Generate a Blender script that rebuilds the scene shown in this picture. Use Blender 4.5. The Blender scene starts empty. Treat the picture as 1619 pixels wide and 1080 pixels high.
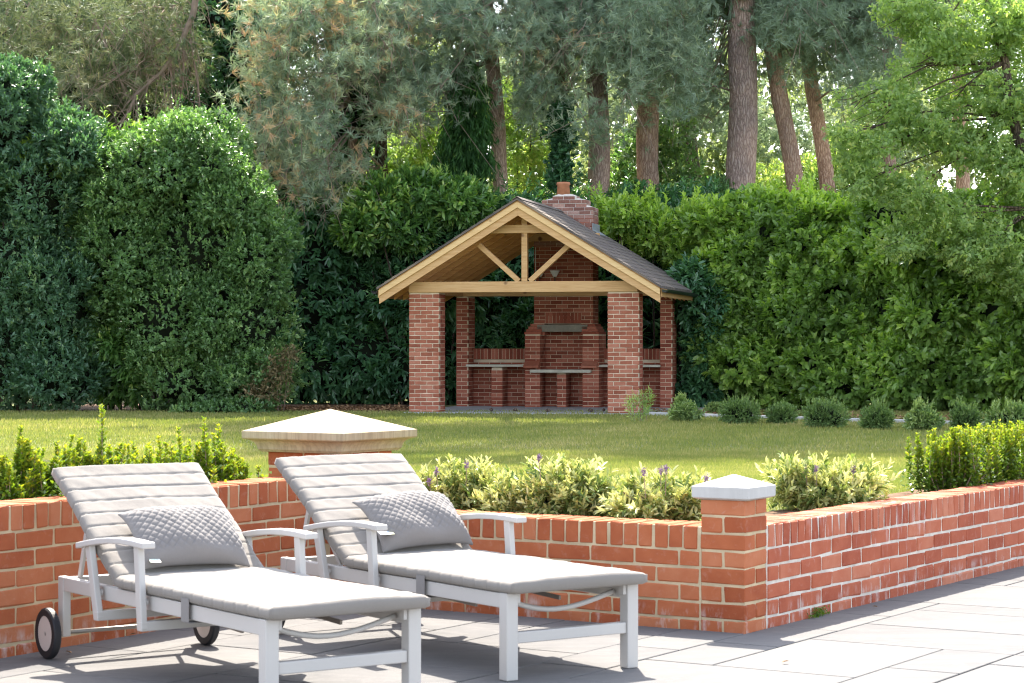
import bpy, math, random
import numpy as np
from mathutils import Vector, Matrix
random.seed(7); np.random.seed(7)
R = math.radians
SC = bpy.context.scene
COL = SC.collection

# ---------------------------------------------------------------- camera, sky, sun, exposure
cam = bpy.data.cameras.new('camera'); camo = bpy.data.objects.new('camera', cam); COL.objects.link(camo)
camo.location = (0, 0, 1.26); camo.rotation_euler = (R(90), 0, 0)
cam.sensor_width = 36; cam.lens = 36 * 3500 / 1619.0
cam.clip_start = 0.1; cam.clip_end = 3000
cam.dof.use_dof = True; cam.dof.focus_distance = 34.0; cam.dof.aperture_fstop = 14.0
SC.camera = camo
W_ = bpy.data.worlds.new('World'); SC.world = W_; W_.use_nodes = True
nt = W_.node_tree; nt.nodes.clear()
sky = nt.nodes.new('ShaderNodeTexSky'); sky.sky_type = 'NISHITA'; sky.sun_disc = False
SUN = Vector((-0.035, 0.60, 0.80)).normalized()          # towards the sun
ELEV = math.asin(SUN.z); AZ = math.atan2(SUN.x, SUN.y)
sky.sun_elevation = ELEV; sky.sun_rotation = AZ
sky.air_density = 1.0; sky.dust_density = 1.5; sky.ozone_density = 1.0
bg = nt.nodes.new('ShaderNodeBackground'); bg.inputs[1].default_value = 0.15
wo = nt.nodes.new('ShaderNodeOutputWorld')
hs = nt.nodes.new('ShaderNodeHueSaturation'); hs.inputs['Saturation'].default_value = 0.55
nt.links.new(sky.outputs[0], hs.inputs['Color']); nt.links.new(hs.outputs[0], bg.inputs[0]); nt.links.new(bg.outputs[0], wo.inputs[0])
sl = bpy.data.lights.new('sun', 'SUN'); slo = bpy.data.objects.new('sun', sl); COL.objects.link(slo)
sl.energy = 4.1; sl.angle = R(0.5); sl.color = (1.0, 0.93, 0.82)
slo.rotation_euler = SUN.to_track_quat('Z', 'Y').to_euler()
SC.view_settings.view_transform = 'Standard'; SC.view_settings.look = 'None'
SC.view_settings.gamma = 1.0; SC.view_settings.use_curve_mapping = False
SC.view_settings.exposure = 2.0
SC.cycles.filter_width = 1.05
SC.cycles.max_bounces = 7; SC.cycles.diffuse_bounces = 4; SC.cycles.transmission_bounces = 4; SC.cycles.glossy_bounces = 3

# ---------------------------------------------------------------- helpers
def at(px, py, Y):
    return Vector(((px - 809.5) * Y / 3500.0, Y, 1.26 - (py - 540) * Y / 3500.0))

def tag(o, label=None, cat=None, group=None, kind=None):
    if label: o['label'] = label
    if cat: o['category'] = cat
    if group: o['group'] = group
    if kind: o['kind'] = kind
    return o

def empty(name, loc, rz=0.0):
    o = bpy.data.objects.new(name, None); COL.objects.link(o)
    o.location = loc; o.rotation_euler = (0, 0, rz); o.empty_display_size = 0.2
    return o

def link(name, me, mat=None, parent=None, loc=None, rot=None, scale=None):
    o = bpy.data.objects.new(name, me); COL.objects.link(o)
    if mat is not None and len(me.materials) == 0: me.materials.append(mat)
    if parent is not None: o.parent = parent
    if loc is not None: o.location = loc
    if rot is not None: o.rotation_euler = rot
    if scale is not None: o.scale = scale
    return o

def np_mesh(name, V, F, mat=None, rnd=None, smooth=False):
    """V (n,3); F list of (m,k) index arrays"""
    V = np.asarray(V, dtype=np.float32)
    if not isinstance(F, (list, tuple)): F = [F]
    me = bpy.data.meshes.new(name)
    me.vertices.add(len(V)); me.vertices.foreach_set('co', V.ravel())
    idx = np.concatenate([f.ravel() for f in F]).astype(np.int32)
    tot = np.concatenate([np.full(len(f), f.shape[1]) for f in F]).astype(np.int32)
    st = np.concatenate([[0], np.cumsum(tot)[:-1]]).astype(np.int32)
    me.loops.add(len(idx)); me.loops.foreach_set('vertex_index', idx)
    me.polygons.add(len(tot)); me.polygons.foreach_set('loop_start', st)
    if smooth: me.polygons.foreach_set('use_smooth', np.ones(len(tot), dtype=bool))
    me.update(calc_edges=True)
    if rnd is not None:
        a = me.attributes.new('rnd', 'FLOAT', 'FACE'); a.data.foreach_set('value', np.asarray(rnd, dtype=np.float32))
    if mat is not None: me.materials.append(mat)
    return me

class MB:
    def __init__(s): s.v = []; s.f = []
    def add(s, vs, fs):
        b = len(s.v); s.v += [tuple(v) for v in vs]; s.f += [tuple(b + i for i in f) for f in fs]; return s
    def box(s, x0, x1, y0, y1, z0, z1, M=None):
        vs = [Vector(p) for p in ((x0,y0,z0),(x1,y0,z0),(x1,y1,z0),(x0,y1,z0),(x0,y0,z1),(x1,y0,z1),(x1,y1,z1),(x0,y1,z1))]
        if M is not None: vs = [M @ v for v in vs]
        return s.add(vs, [(0,3,2,1),(4,5,6,7),(0,1,5,4),(1,2,6,5),(2,3,7,6),(3,0,4,7)])
    def bar(s, a, b, w, h, up=(0,0,1)):
        a = Vector(a); b = Vector(b); d = (b - a); L = d.length; d.normalize()
        u = Vector(up); sx = d.cross(u)
        if sx.length < 1e-4: sx = Vector((1,0,0))
        sx.normalize(); uz = sx.cross(d)
        M = Matrix((( d.x, sx.x, uz.x, a.x),(d.y, sx.y, uz.y, a.y),(d.z, sx.z, uz.z, a.z),(0,0,0,1)))
        return s.box(0, L, -w/2, w/2, -h/2, h/2, M)
    def prism(s, pts, fn):
        """pts 2d polygon, fn(p, side)->3d"""
        n = len(pts); vs = [fn(p, 0) for p in pts] + [fn(p, 1) for p in pts]
        return s.add(vs, [tuple(range(n))[::-1], tuple(range(n, 2*n))] + [(i, (i+1) % n, n+(i+1) % n, n+i) for i in range(n)])
    def tube(s, pts, rs, n=8, cap=True):
        pts = [Vector(p) for p in pts]; b = len(s.v); m = len(pts)
        ref = Vector((0.31, 0.87, 0.12))
        for i, p in enumerate(pts):
            t = (pts[min(i+1, m-1)] - pts[max(i-1, 0)]).normalized()
            x = t.cross(ref)
            if x.length < 1e-3: x = t.cross(Vector((1,0,0)))
            x.normalize(); y = t.cross(x)
            r = rs[i] if hasattr(rs, '__len__') else rs
            for k in range(n):
                a = 2*math.pi*k/n; q = p + (x*math.cos(a) + y*math.sin(a)) * r; s.v.append(tuple(q))
        for i in range(m-1):
            for k in range(n):
                k2 = (k+1) % n; s.f.append((b+i*n+k, b+i*n+k2, b+(i+1)*n+k2, b+(i+1)*n+k))
        if cap: s.f.append(tuple(b+k for k in range(n))[::-1]); s.f.append(tuple(b+(m-1)*n+k for k in range(n)))
        return s
    def mesh(s, name, mat=None, smooth=False, bevel=0, seg=2):
        import bmesh
        me = bpy.data.meshes.new(name); me.from_pydata(s.v, [], s.f)
        bm = bmesh.new(); bm.from_mesh(me)
        bmesh.ops.recalc_face_normals(bm, faces=bm.faces)
        if bevel:
            bmesh.ops.bevel(bm, geom=list(bm.edges), offset=bevel, segments=seg, profile=0.5, affect='EDGES', clamp_overlap=True)
        bm.to_mesh(me); bm.free()
        if smooth:
            for p in me.polygons: p.use_smooth = True
        if mat is not None: me.materials.append(mat)
        return me
    def build(s, name, mat, parent=None, smooth=False, bevel=0, seg=2):
        return link(name, s.mesh(name, mat, smooth, bevel, seg), None, parent)

# ---------------------------------------------------------------- materials
def mat_new(name):
    m = bpy.data.materials.new(name); m.use_nodes = True
    n = m.node_tree.nodes; l = m.node_tree.links
    b = n['Principled BSDF']; return m, n, l, b
def ramp(n, stops, interp='LINEAR'):
    r = n.new('ShaderNodeValToRGB'); e = r.color_ramp.elements; r.color_ramp.interpolation = interp
    while len(e) < len(stops): e.new(0.5)
    for i, (p, c) in enumerate(stops):
        e[i].position = p; e[i].color = (c[0], c[1], c[2], 1)
    return r
def noise(n, l, scale, detail=4, rough=0.55, coord='Object', vec=None, mapscale=None, dist=0):
    t = n.new('ShaderNodeTexNoise'); t.inputs['Scale'].default_value = scale
    t.inputs['Detail'].default_value = detail; t.inputs['Roughness'].default_value = rough
    t.inputs['Distortion'].default_value = dist
    if coord == 'World':
        g = n.new('ShaderNodeNewGeometry'); src = g.outputs['Position']
    else:
        g = n.new('ShaderNodeTexCoord'); src = g.outputs[coord]
    if mapscale:
        mp = n.new('ShaderNodeMapping'); mp.inputs['Scale'].default_value = mapscale
        l.new(src, mp.inputs[0]); src = mp.outputs[0]
    l.new(src, t.inputs['Vector']); return t
def bump(n, l, b, src, strength=0.3, dist=0.01):
    u = n.new('ShaderNodeBump'); u.inputs['Strength'].default_value = strength; u.inputs['Distance'].default_value = dist
    l.new(src, u.inputs['Height']); l.new(u.outputs[0], b.inputs['Normal'])
def mixc(n, l, fac, a, b_, mode='MIX'):
    m = n.new('ShaderNodeMix'); m.data_type = 'RGBA'; m.blend_type = mode
    for sock, v in ((m.inputs[0], fac), (m.inputs[6], a), (m.inputs[7], b_)):
        if hasattr(v, 'is_linked'): l.new(v, sock)
        elif isinstance(v, (int, float)): sock.default_value = v
        else: sock.default_value = (v[0], v[1], v[2], 1)
    return m.outputs[2]

def leaf_mat(name, stops, trans=0.35, tcol=None, rough=0.45, spec=0.5, attr='rnd'):
    m, n, l, b = mat_new(name)
    a = n.new('ShaderNodeAttribute'); a.attribute_name = attr
    r = ramp(n, stops); l.new(a.outputs['Fac'], r.inputs[0])
    l.new(r.outputs[0], b.inputs['Base Color']); b.inputs['Roughness'].default_value = rough
    b.inputs['Specular IOR Level'].default_value = spec
    t = n.new('ShaderNodeBsdfTranslucent')
    tc = mixc(n, l, 1.0, r.outputs[0], tcol or (1.6, 1.9, 0.7), 'MULTIPLY')
    l.new(tc, t.inputs[0])
    mx = n.new('ShaderNodeMixShader'); mx.inputs[0].default_value = trans
    l.new(b.outputs[0], mx.inputs[1]); l.new(t.outputs[0], mx.inputs[2])
    l.new(mx.outputs[0], n['Material Output'].inputs[0])
    return m

def brick_mat(name, dark, mid, light, stain=0.0, worn=0.25):
    m, n, l, b = mat_new(name)
    oi = n.new('ShaderNodeObjectInfo')
    r = ramp(n, [(0, dark), (0.5, mid), (1, light)])
    nz = noise(n, l, 9, 5, 0.6, 'World')
    ad = n.new('ShaderNodeMath'); ad.operation = 'MULTIPLY_ADD'
    l.new(nz.outputs[0], ad.inputs[0]); ad.inputs[1].default_value = 0.8
    su = n.new('ShaderNodeMath'); su.operation = 'MULTIPLY_ADD'; l.new(oi.outputs['Random'], su.inputs[0]); su.inputs[1].default_value = 0.75; su.inputs[2].default_value = -0.3
    l.new(su.outputs[0], ad.inputs[2]); l.new(ad.outputs[0], r.inputs[0])
    c = r.outputs[0]
    # pale wear scuffs
    w = noise(n, l, 26, 6, 0.7, 'World', dist=0.6); wr = ramp(n, [(0.56, (0,0,0)), (0.72, (1,1,1))]); l.new(w.outputs[0], wr.inputs[0])
    ws = n.new('ShaderNodeMath'); ws.operation = 'MULTIPLY'; ws.inputs[1].default_value = worn; l.new(wr.outputs[0], ws.inputs[0])
    c = mixc(n, l, ws.outputs[0], c, (0.62, 0.47, 0.40))
    if stain:   # lime bloom running down in streaks
        s = noise(n, l, 1.0, 5, 0.6, 'World', mapscale=(26, 26, 5)); s2 = noise(n, l, 1.1, 2, 0.5, 'World')
        ml = n.new('ShaderNodeMath'); ml.operation = 'MULTIPLY'; l.new(s.outputs[0], ml.inputs[0]); l.new(s2.outputs[0], ml.inputs[1])
        sr = ramp(n, [(0.335, (0,0,0)), (0.43, (1,1,1))]); l.new(ml.outputs[0], sr.inputs[0])
        ss = n.new('ShaderNodeMath'); ss.operation = 'MULTIPLY'; ss.inputs[1].default_value = stain; l.new(sr.outputs[0], ss.inputs[0])
        c = mixc(n, l, ss.outputs[0], c, (0.70, 0.62, 0.62))
    gz = n.new('ShaderNodeNewGeometry'); sx_ = n.new('ShaderNodeSeparateXYZ'); l.new(gz.outputs['Position'], sx_.inputs[0])
    rz = ramp(n, [(0.0, (1,1,1)), (0.075, (0.8,0.8,0.8)), (0.11, (0,0,0))]); l.new(sx_.outputs['Z'], rz.inputs[0])
    ns = noise(n, l, 14, 5, 0.7, 'World', mapscale=(1, 1, 0.35)); nr_ = ramp(n, [(0.52, (0,0,0)), (0.68, (0.7,0.7,0.7))]); l.new(ns.outputs[0], nr_.inputs[0])
    mm_ = n.new('ShaderNodeMath'); mm_.operation = 'MULTIPLY'; l.new(rz.outputs[0], mm_.inputs[0]); l.new(nr_.outputs[0], mm_.inputs[1])
    if not name.startswith('pav'): c = mixc(n, l, mm_.outputs[0], c, (0.62, 0.55, 0.52))
    l.new(c, b.inputs['Base Color']); b.inputs['Roughness'].default_value = 0.88; b.inputs['Specular IOR Level'].default_value = 0.25
    fb = noise(n, l, 160, 4, 0.7, 'World'); bump(n, l, b, fb.outputs[0], 0.5, 0.003)
    return m

def plain(name, c, rough=0.5, spec=0.5, metal=0.0, var=0.0, scale=20, bmp=0.0, c2=None):
    m, n, l, b = mat_new(name)
    b.inputs['Roughness'].default_value = rough; b.inputs['Specular IOR Level'].default_value = spec; b.inputs['Metallic'].default_value = metal
    if var or c2:
        nz = noise(n, l, scale, 5, 0.6, 'World')
        lo = tuple(x*(1-var) for x in c); hi = c2 or tuple(min(1, x*(1+var)) for x in c)
        r = ramp(n, [(0.3, lo), (0.7, hi)]); l.new(nz.outputs[0], r.inputs[0]); l.new(r.outputs[0], b.inputs['Base Color'])
        if bmp: bump(n, l, b, nz.outputs[0], bmp, 0.01)
    else: b.inputs['Base Color'].default_value = (*c, 1)
    return m

M = {}
M['brick'] = brick_mat('garden_brick', (0.31, 0.072, 0.028), (0.43, 0.126, 0.052), (0.52, 0.20, 0.10), 0.0, 0.2)
M['brick_stained'] = brick_mat('bloomed_brick', (0.31, 0.068, 0.034), (0.43, 0.12, 0.062), (0.52, 0.20, 0.12), 0.38, 0.2)
M['brick_pav'] = brick_mat('pavilion_brick', (0.24, 0.072, 0.042), (0.36, 0.122, 0.073), (0.47, 0.20, 0.135), 0.0, 0.15)
M['brick_chim'] = brick_mat('chimney_brick', (0.20, 0.08, 0.06), (0.33, 0.13, 0.09), (0.45, 0.25, 0.19), 0.6, 0.4)
M['mortar'] = plain('mortar', (0.53, 0.42, 0.27), 0.95, 0.2, var=0.2, scale=8, bmp=0.3)
M['mortar_pav'] = plain('pavilion_mortar', (0.62, 0.50, 0.37), 0.95, 0.2, var=0.2, scale=5, bmp=0.2)
M['mortar_pale'] = plain('pale_mortar', (0.62, 0.57, 0.50), 0.95, 0.2, var=0.2, scale=12, bmp=0.4)
M['metal'] = plain('cream_painted_metal', (0.50, 0.475, 0.45), 0.45, 0.5, var=0.02, scale=4)
M['rubber'] = plain('black_rubber', (0.018, 0.018, 0.022), 0.6, 0.4)
M['hub'] = plain('wheel_disc_plastic', (0.60, 0.53, 0.49), 0.5, 0.5)
M['steel'] = plain('grey_linkage_steel', (0.22, 0.20, 0.18), 0.4, 0.5, 0.4)

def stone_mat(name, c1, c2, streak=0.0, scale=3):
    m, n, l, b = mat_new(name)
    a = noise(n, l, scale, 7, 0.62, 'World', dist=0.4); r = ramp(n, [(0.3, c1), (0.7, c2)]); l.new(a.outputs[0], r.inputs[0])
    c = r.outputs[0]
    if streak:
        s = noise(n, l, 1.0, 5, 0.65, 'World', mapscale=(60, 60, 3)); sr = ramp(n, [(0.42, (0,0,0)), (0.68, (1,1,1))]); l.new(s.outputs[0], sr.inputs[0])
        ms = n.new('ShaderNodeMath'); ms.operation = 'MULTIPLY'; ms.inputs[1].default_value = streak; l.new(sr.outputs[0], ms.inputs[0])
        c = mixc(n, l, ms.outputs[0], c, tuple(x*0.5 for x in c1))
    l.new(c, b.inputs['Base Color']); b.inputs['Roughness'].default_value = 0.85; b.inputs['Specular IOR Level'].default_value = 0.3
    f = noise(n, l, 120, 4, 0.7, 'World'); bump(n, l, b, f.outputs[0], 0.35, 0.002)
    return m
M['capstone'] = stone_mat('buff_cast_stone', (0.37, 0.285, 0.175), (0.48, 0.40, 0.28), 0.55, 5)
M['cap_white'] = stone_mat('white_cast_stone', (0.47, 0.455, 0.435), (0.55, 0.53, 0.505), 0.12, 6)
M['lintel'] = stone_mat('concrete_lintel', (0.19, 0.17, 0.14), (0.29, 0.27, 0.22), 0.2, 6)
M['counter'] = stone_mat('counter_slab_stone', (0.40, 0.37, 0.30), (0.58, 0.55, 0.46), 0.1, 5)
M['kerb'] = stone_mat('kerb_stone', (0.42, 0.41, 0.40), (0.56, 0.55, 0.53), 0, 4)

# paving: each slab has its own tone
m, n, l, b = mat_new('porcelain_paving')
oi = n.new('ShaderNodeObjectInfo'); a = noise(n, l, 1.7, 7, 0.6, 'World', dist=0.7, mapscale=(1, 2.2, 1))
mx_ = n.new('ShaderNodeMath'); mx_.operation = 'MULTIPLY_ADD'; l.new(oi.outputs['Random'], mx_.inputs[0]); mx_.inputs[1].default_value = 0.36; l.new(a.outputs[0], mx_.inputs[2])
r = ramp(n, [(0.35, (0.130, 0.128, 0.128)), (0.65, (0.152, 0.148, 0.146)), (1.0, (0.175, 0.169, 0.162))]); l.new(mx_.outputs[0], r.inputs[0])
v = noise(n, l, 0.9, 8, 0.75, 'World', dist=2.5, mapscale=(1, 3, 1)); vr = ramp(n, [(0.47, (0,0,0)), (0.5, (1,1,1)), (0.53, (0,0,0))]); l.new(v.outputs[0], vr.inputs[0])
vm = n.new('ShaderNodeMath'); vm.operation = 'MULTIPLY'; vm.inputs[1].default_value = 0.22; l.new(vr.outputs[0], vm.inputs[0])
l.new(mixc(n, l, vm.outputs[0], r.outputs[0], (0.27, 0.25, 0.24)), b.inputs['Base Color'])
b.inputs['Roughness'].default_value = 0.85; b.inputs['Specular IOR Level'].default_value = 0.08
f = noise(n, l, 60, 5, 0.7, 'World'); bump(n, l, b, f.outputs[0], 0.25, 0.002)
M['paving'] = m
M['joint'] = plain('paving_joint', (0.055, 0.05, 0.046), 0.95, 0.1, var=0.2, scale=20)

# fabric with woven relief
def fabric(name, c, wscale=420):
    m, n, l, b = mat_new(name)
    nz = noise(n, l, 5, 6, 0.6, 'Object'); r = ramp(n, [(0.3, tuple(x*0.93 for x in c)), (0.7, c)]); l.new(nz.outputs[0], r.inputs[0])
    l.new(r.outputs[0], b.inputs['Base Color']); b.inputs['Roughness'].default_value = 0.95; b.inputs['Specular IOR Level'].default_value = 0.15
    b.inputs['Sheen Weight'].default_value = 0.15
    w = noise(n, l, wscale, 2, 0.5, 'Object'); w2 = noise(n, l, 14, 4, 0.6, 'Object')
    mm = n.new('ShaderNodeMath'); mm.operation = 'MULTIPLY_ADD'; l.new(w2.outputs[0], mm.inputs[0]); mm.inputs[1].default_value = 4.0; l.new(w.outputs[0], mm.inputs[2])
    bump(n, l, b, mm.outputs[0], 0.35, 0.0022)
    return m
M['cushion'] = fabric('pale_grey_fabric', (0.245, 0.222, 0.20))
M['pillow'] = fabric('grey_quilted_fabric', (0.225, 0.208, 0.20))

# timber
def timber(name, c1, c2, axis_scale=(2, 30, 30)):
    m, n, l, b = mat_new(name)
    g = noise(n, l, 1.0, 6, 0.6, 'Object', mapscale=axis_scale, dist=0.6); r = ramp(n, [(0.3, c1), (0.7, c2)]); l.new(g.outputs[0], r.inputs[0])
    k = n.new('ShaderNodeTexVoronoi'); k.inputs['Scale'].default_value = 2.3; tc = n.new('ShaderNodeTexCoord'); l.new(tc.outputs['Object'], k.inputs['Vector'])
    kr = ramp(n, [(0.06, (1,1,1)), (0.13, (0,0,0))]); l.new(k.outputs['Distance'], kr.inputs[0])
    c = mixc(n, l, kr.outputs[0], r.outputs[0], (0.13, 0.05, 0.02))
    l.new(c, b.inputs['Base Color']); b.inputs['Roughness'].default_value = 0.7
    bump(n, l, b, g.outputs[0], 0.2, 0.003)
    return m
M['timber'] = timber('pine_timber', (0.48, 0.26, 0.10), (0.64, 0.40, 0.19))
M['timber_in'] = timber('aged_pine_boarding', (0.56, 0.26, 0.09), (0.74, 0.42, 0.17))
M['timber_pale'] = timber('pale_pine_batten', (0.66, 0.41, 0.18), (0.78, 0.54, 0.27))

# roof felt shingles
m, n, l, b = mat_new('mineral_felt')
g = noise(n, l, 90, 4, 0.8, 'Object'); g2 = noise(n, l, 1.6, 5, 0.6, 'Object', mapscale=(1.0, 4.0, 1.0))
ad = n.new('ShaderNodeMath'); ad.operation = 'MULTIPLY_ADD'; l.new(g.outputs[0], ad.inputs[0]); ad.inputs[1].default_value = 0.4; l.new(g2.outputs[0], ad.inputs[2])
r = ramp(n, [(0.45, (0.07, 0.062, 0.062)), (0.7, (0.135, 0.11, 0.098)), (0.95, (0.30, 0.23, 0.17))]); l.new(ad.outputs[0], r.inputs[0])  # warm pale streaks put dappled sun into the felt colour
l.new(r.outputs[0], b.inputs['Base Color']); b.inputs['Roughness'].default_value = 0.95; bump(n, l, b, g.outputs[0], 0.6, 0.004)
M['felt'] = m
M['black_plastic'] = plain('black_gutter_plastic', (0.012, 0.012, 0.014), 0.35, 0.5)
M['terracotta'] = plain('terracotta', (0.45, 0.19, 0.10), 0.85, 0.3, var=0.2, scale=6)
M['lead'] = plain('lead_flashing', (0.30, 0.32, 0.33), 0.6, 0.4, 0.2, var=0.2, scale=12)
M['floorstone'] = stone_mat('pavilion_floor_stone', (0.30, 0.30, 0.31), (0.42, 0.42, 0.42), 0, 3)
M['shade_white'] = plain('frosted_lamp_shade', (0.75, 0.74, 0.70), 0.5, 0.4)
M['soil'] = plain('bark_mulch', (0.055, 0.033, 0.02), 0.95, 0.2, scale=14, bmp=0.8, c2=(0.20, 0.115, 0.065))
M['deadleaf'] = leaf_mat('dry_fallen_leaf', [(0, (0.16, 0.08, 0.04)), (1, (0.42, 0.26, 0.14))], 0.1, (1, 1, 1), 0.8, 0.2)
M['forest_floor'] = plain('forest_floor', (0.05, 0.04, 0.02), 0.95, 0.2, scale=4, c2=(0.09, 0.10, 0.035))

# lawn
m, n, l, b = mat_new('lawn')
a1 = noise(n, l, 0.35, 6, 0.6, 'World', dist=0.8); a2 = noise(n, l, 55, 4, 0.75, 'World'); a3 = noise(n, l, 3.0, 5, 0.7, 'World')
ad = n.new('ShaderNodeMath'); ad.operation = 'ADD'; l.new(a1.outputs[0], ad.inputs[0]); l.new(a3.outputs[0], ad.inputs[1])
r = ramp(n, [(0.36, (0.135, 0.18, 0.052)), (0.5, (0.195, 0.218, 0.072)), (0.64, (0.30, 0.27, 0.12))])
hf = n.new('ShaderNodeMath'); hf.operation = 'MULTIPLY'; hf.inputs[1].default_value = 0.5; l.new(ad.outputs[0], hf.inputs[0]); l.new(hf.outputs[0], r.inputs[0])
r2 = ramp(n, [(0.3, (0.68, 0.68, 0.65)), (0.7, (1.22, 1.2, 1.2))]); l.new(a2.outputs[0], r2.inputs[0])
l.new(mixc(n, l, 1.0, r.outputs[0], r2.outputs[0], 'MULTIPLY'), b.inputs['Base Color'])
b.inputs['Roughness'].default_value = 0.9; b.inputs['Specular IOR Level'].default_value = 0.2; bump(n, l, b, a2.outputs[0], 0.9, 0.03)
M['lawn'] = m
M['blade'] = leaf_mat('grass_blade', [(0, (0.161, 0.199, 0.049)), (0.6, (0.285, 0.283, 0.087)), (1, (0.473, 0.388, 0.2))], 0.35, (1.3, 1.4, 0.8), 0.6, 0.3)

# bark
def bark(name, c1, c2, c3, sc=1.0):
    m, n, l, b = mat_new(name)
    v = n.new('ShaderNodeTexVoronoi'); v.feature = 'DISTANCE_TO_EDGE'; v.inputs['Scale'].default_value = 1.0
    mp = n.new('ShaderNodeMapping'); mp.inputs['Scale'].default_value = (13*sc, 13*sc, 2.6*sc)
    g = n.new('ShaderNodeNewGeometry'); nz = noise(n, l, 3*sc, 5, 0.6, 'World')
    vm = n.new('ShaderNodeVectorMath'); vm.operation = 'ADD'
    sc_ = n.new('ShaderNodeVectorMath'); sc_.operation = 'SCALE'; sc_.inputs['Scale'].default_value = 0.14
    l.new(nz.outputs['Color'], sc_.inputs[0]); l.new(g.outputs['Position'], vm.inputs[0]); l.new(sc_.outputs[0], vm.inputs[1])
    l.new(vm.outputs[0], mp.inputs[0]); l.new(mp.outputs[0], v.inputs['Vector'])
    r = ramp(n, [(0.0, c1), (0.09, c2), (0.35, c3)]); l.new(v.outputs[0], r.inputs[0])
    l2 = noise(n, l, 0.7, 4, 0.6, 'World'); rr = ramp(n, [(0.35, (0.75, 0.75, 0.78)), (0.65, (1.25, 1.15, 1.05))]); l.new(l2.outputs[0], rr.inputs[0])
    l.new(mixc(n, l, 1.0, r.outputs[0], rr.outputs[0], 'MULTIPLY'), b.inputs['Base Color'])
    b.inputs['Roughness'].default_value = 0.95; b.inputs['Specular IOR Level'].default_value = 0.2
    bump(n, l, b, v.outputs[0], 1.0, 0.05)
    return m
M['bark'] = bark('pine_bark', (0.24, 0.17, 0.15), (0.40, 0.29, 0.255), (0.53, 0.41, 0.37), 1.5)
M['bark_red'] = bark('orange_pine_bark', (0.25, 0.16, 0.12), (0.42, 0.28, 0.21), (0.55, 0.40, 0.32), 1.6)
M['bark_dark'] = bark('dark_bark', (0.04, 0.03, 0.025), (0.11, 0.08, 0.065), (0.19, 0.15, 0.12), 1.5)
M['twig'] = plain('bare_twig', (0.26, 0.19, 0.15), 0.9, 0.2, var=0.3, scale=8)

M['needle'] = leaf_mat('pine_needles', [(0, (0.199, 0.274, 0.192)), (0.45, (0.317, 0.397, 0.278)), (0.75, (0.436, 0.489, 0.314)), (0.88, (0.529, 0.443, 0.249)), (1, (0.593, 0.392, 0.236))], 0.3, (1.2, 1.3, 0.9), 0.5, 0.4)  # pale grey-greens put the distant haze into the needle colour
M['needle_olive'] = leaf_mat('olive_needles', [(0, (0.085, 0.123, 0.063)), (0.6, (0.168, 0.215, 0.114)), (1, (0.236, 0.237, 0.15))], 0.3, (1.3, 1.2, 0.8), 0.6, 0.3)
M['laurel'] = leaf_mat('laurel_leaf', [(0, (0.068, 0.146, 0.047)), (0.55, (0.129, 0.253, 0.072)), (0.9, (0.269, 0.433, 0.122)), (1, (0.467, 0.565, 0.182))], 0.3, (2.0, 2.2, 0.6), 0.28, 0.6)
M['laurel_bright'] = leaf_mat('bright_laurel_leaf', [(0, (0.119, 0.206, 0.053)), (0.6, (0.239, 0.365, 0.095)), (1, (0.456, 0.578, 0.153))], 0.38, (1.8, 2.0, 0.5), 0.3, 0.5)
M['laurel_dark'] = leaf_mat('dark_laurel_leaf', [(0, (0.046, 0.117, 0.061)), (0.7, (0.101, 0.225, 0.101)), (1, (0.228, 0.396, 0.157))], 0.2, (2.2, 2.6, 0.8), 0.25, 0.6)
M['holly'] = leaf_mat('small_shrub_leaf', [(0, (0.085, 0.165, 0.065)), (0.6, (0.158, 0.272, 0.096)), (1, (0.302, 0.414, 0.15))], 0.28, (1.5, 1.8, 0.8), 0.35, 0.5)
M['bay'] = leaf_mat('bluish_shrub_leaf', [(0, (0.054, 0.122, 0.068)), (0.7, (0.114, 0.217, 0.119)), (1, (0.255, 0.366, 0.177))], 0.25, (1.7, 2.0, 0.8), 0.35, 0.5)
M['maple'] = leaf_mat('maple_leaf', [(0, (0.198, 0.295, 0.116)), (0.6, (0.321, 0.447, 0.179)), (1, (0.539, 0.588, 0.249))], 0.45, (1.5, 1.6, 0.6), 0.5, 0.3)
M['far_leaf'] = leaf_mat('distant_sunlit_leaf', [(0, (0.14, 0.187, 0.086)), (0.6, (0.245, 0.305, 0.151)), (1, (0.39, 0.416, 0.243))], 0.5, (1.4, 1.4, 0.8), 0.6, 0.2)
M['cypress'] = leaf_mat('dark_conifer_spray', [(0, (0.034, 0.092, 0.034)), (0.8, (0.076, 0.185, 0.047)), (1, (0.168, 0.302, 0.067))], 0.25, (2.0, 2.2, 0.6), 0.6, 0.3)
M['boxleaf'] = leaf_mat('glossy_box_leaf', [(0, (0.064, 0.128, 0.022)), (0.55, (0.154, 0.252, 0.028)), (0.9, (0.387, 0.427, 0.043)), (1, (0.619, 0.555, 0.086))], 0.35, (1.6, 1.6, 0.5), 0.3, 0.5)
M['hebe'] = leaf_mat('variegated_hebe_leaf', [(0, (0.123, 0.195, 0.052)), (0.35, (0.228, 0.303, 0.078)), (0.5, (0.473, 0.488, 0.172)), (1, (0.74, 0.742, 0.393))], 0.3, (1.1, 1.1, 0.7), 0.45, 0.4)
M['hebe_flower'] = leaf_mat('purple_hebe_floret', [(0, (0.154, 0.075, 0.187)), (1, (0.326, 0.214, 0.371))], 0.3, (1, 1, 1), 0.6, 0.2)
M['lowshrub'] = leaf_mat('low_shrub_leaf', [(0, (0.095, 0.164, 0.055)), (0.6, (0.187, 0.284, 0.098)), (1, (0.363, 0.437, 0.16))], 0.3, (1.3, 1.5, 0.7), 0.45, 0.4)
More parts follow.
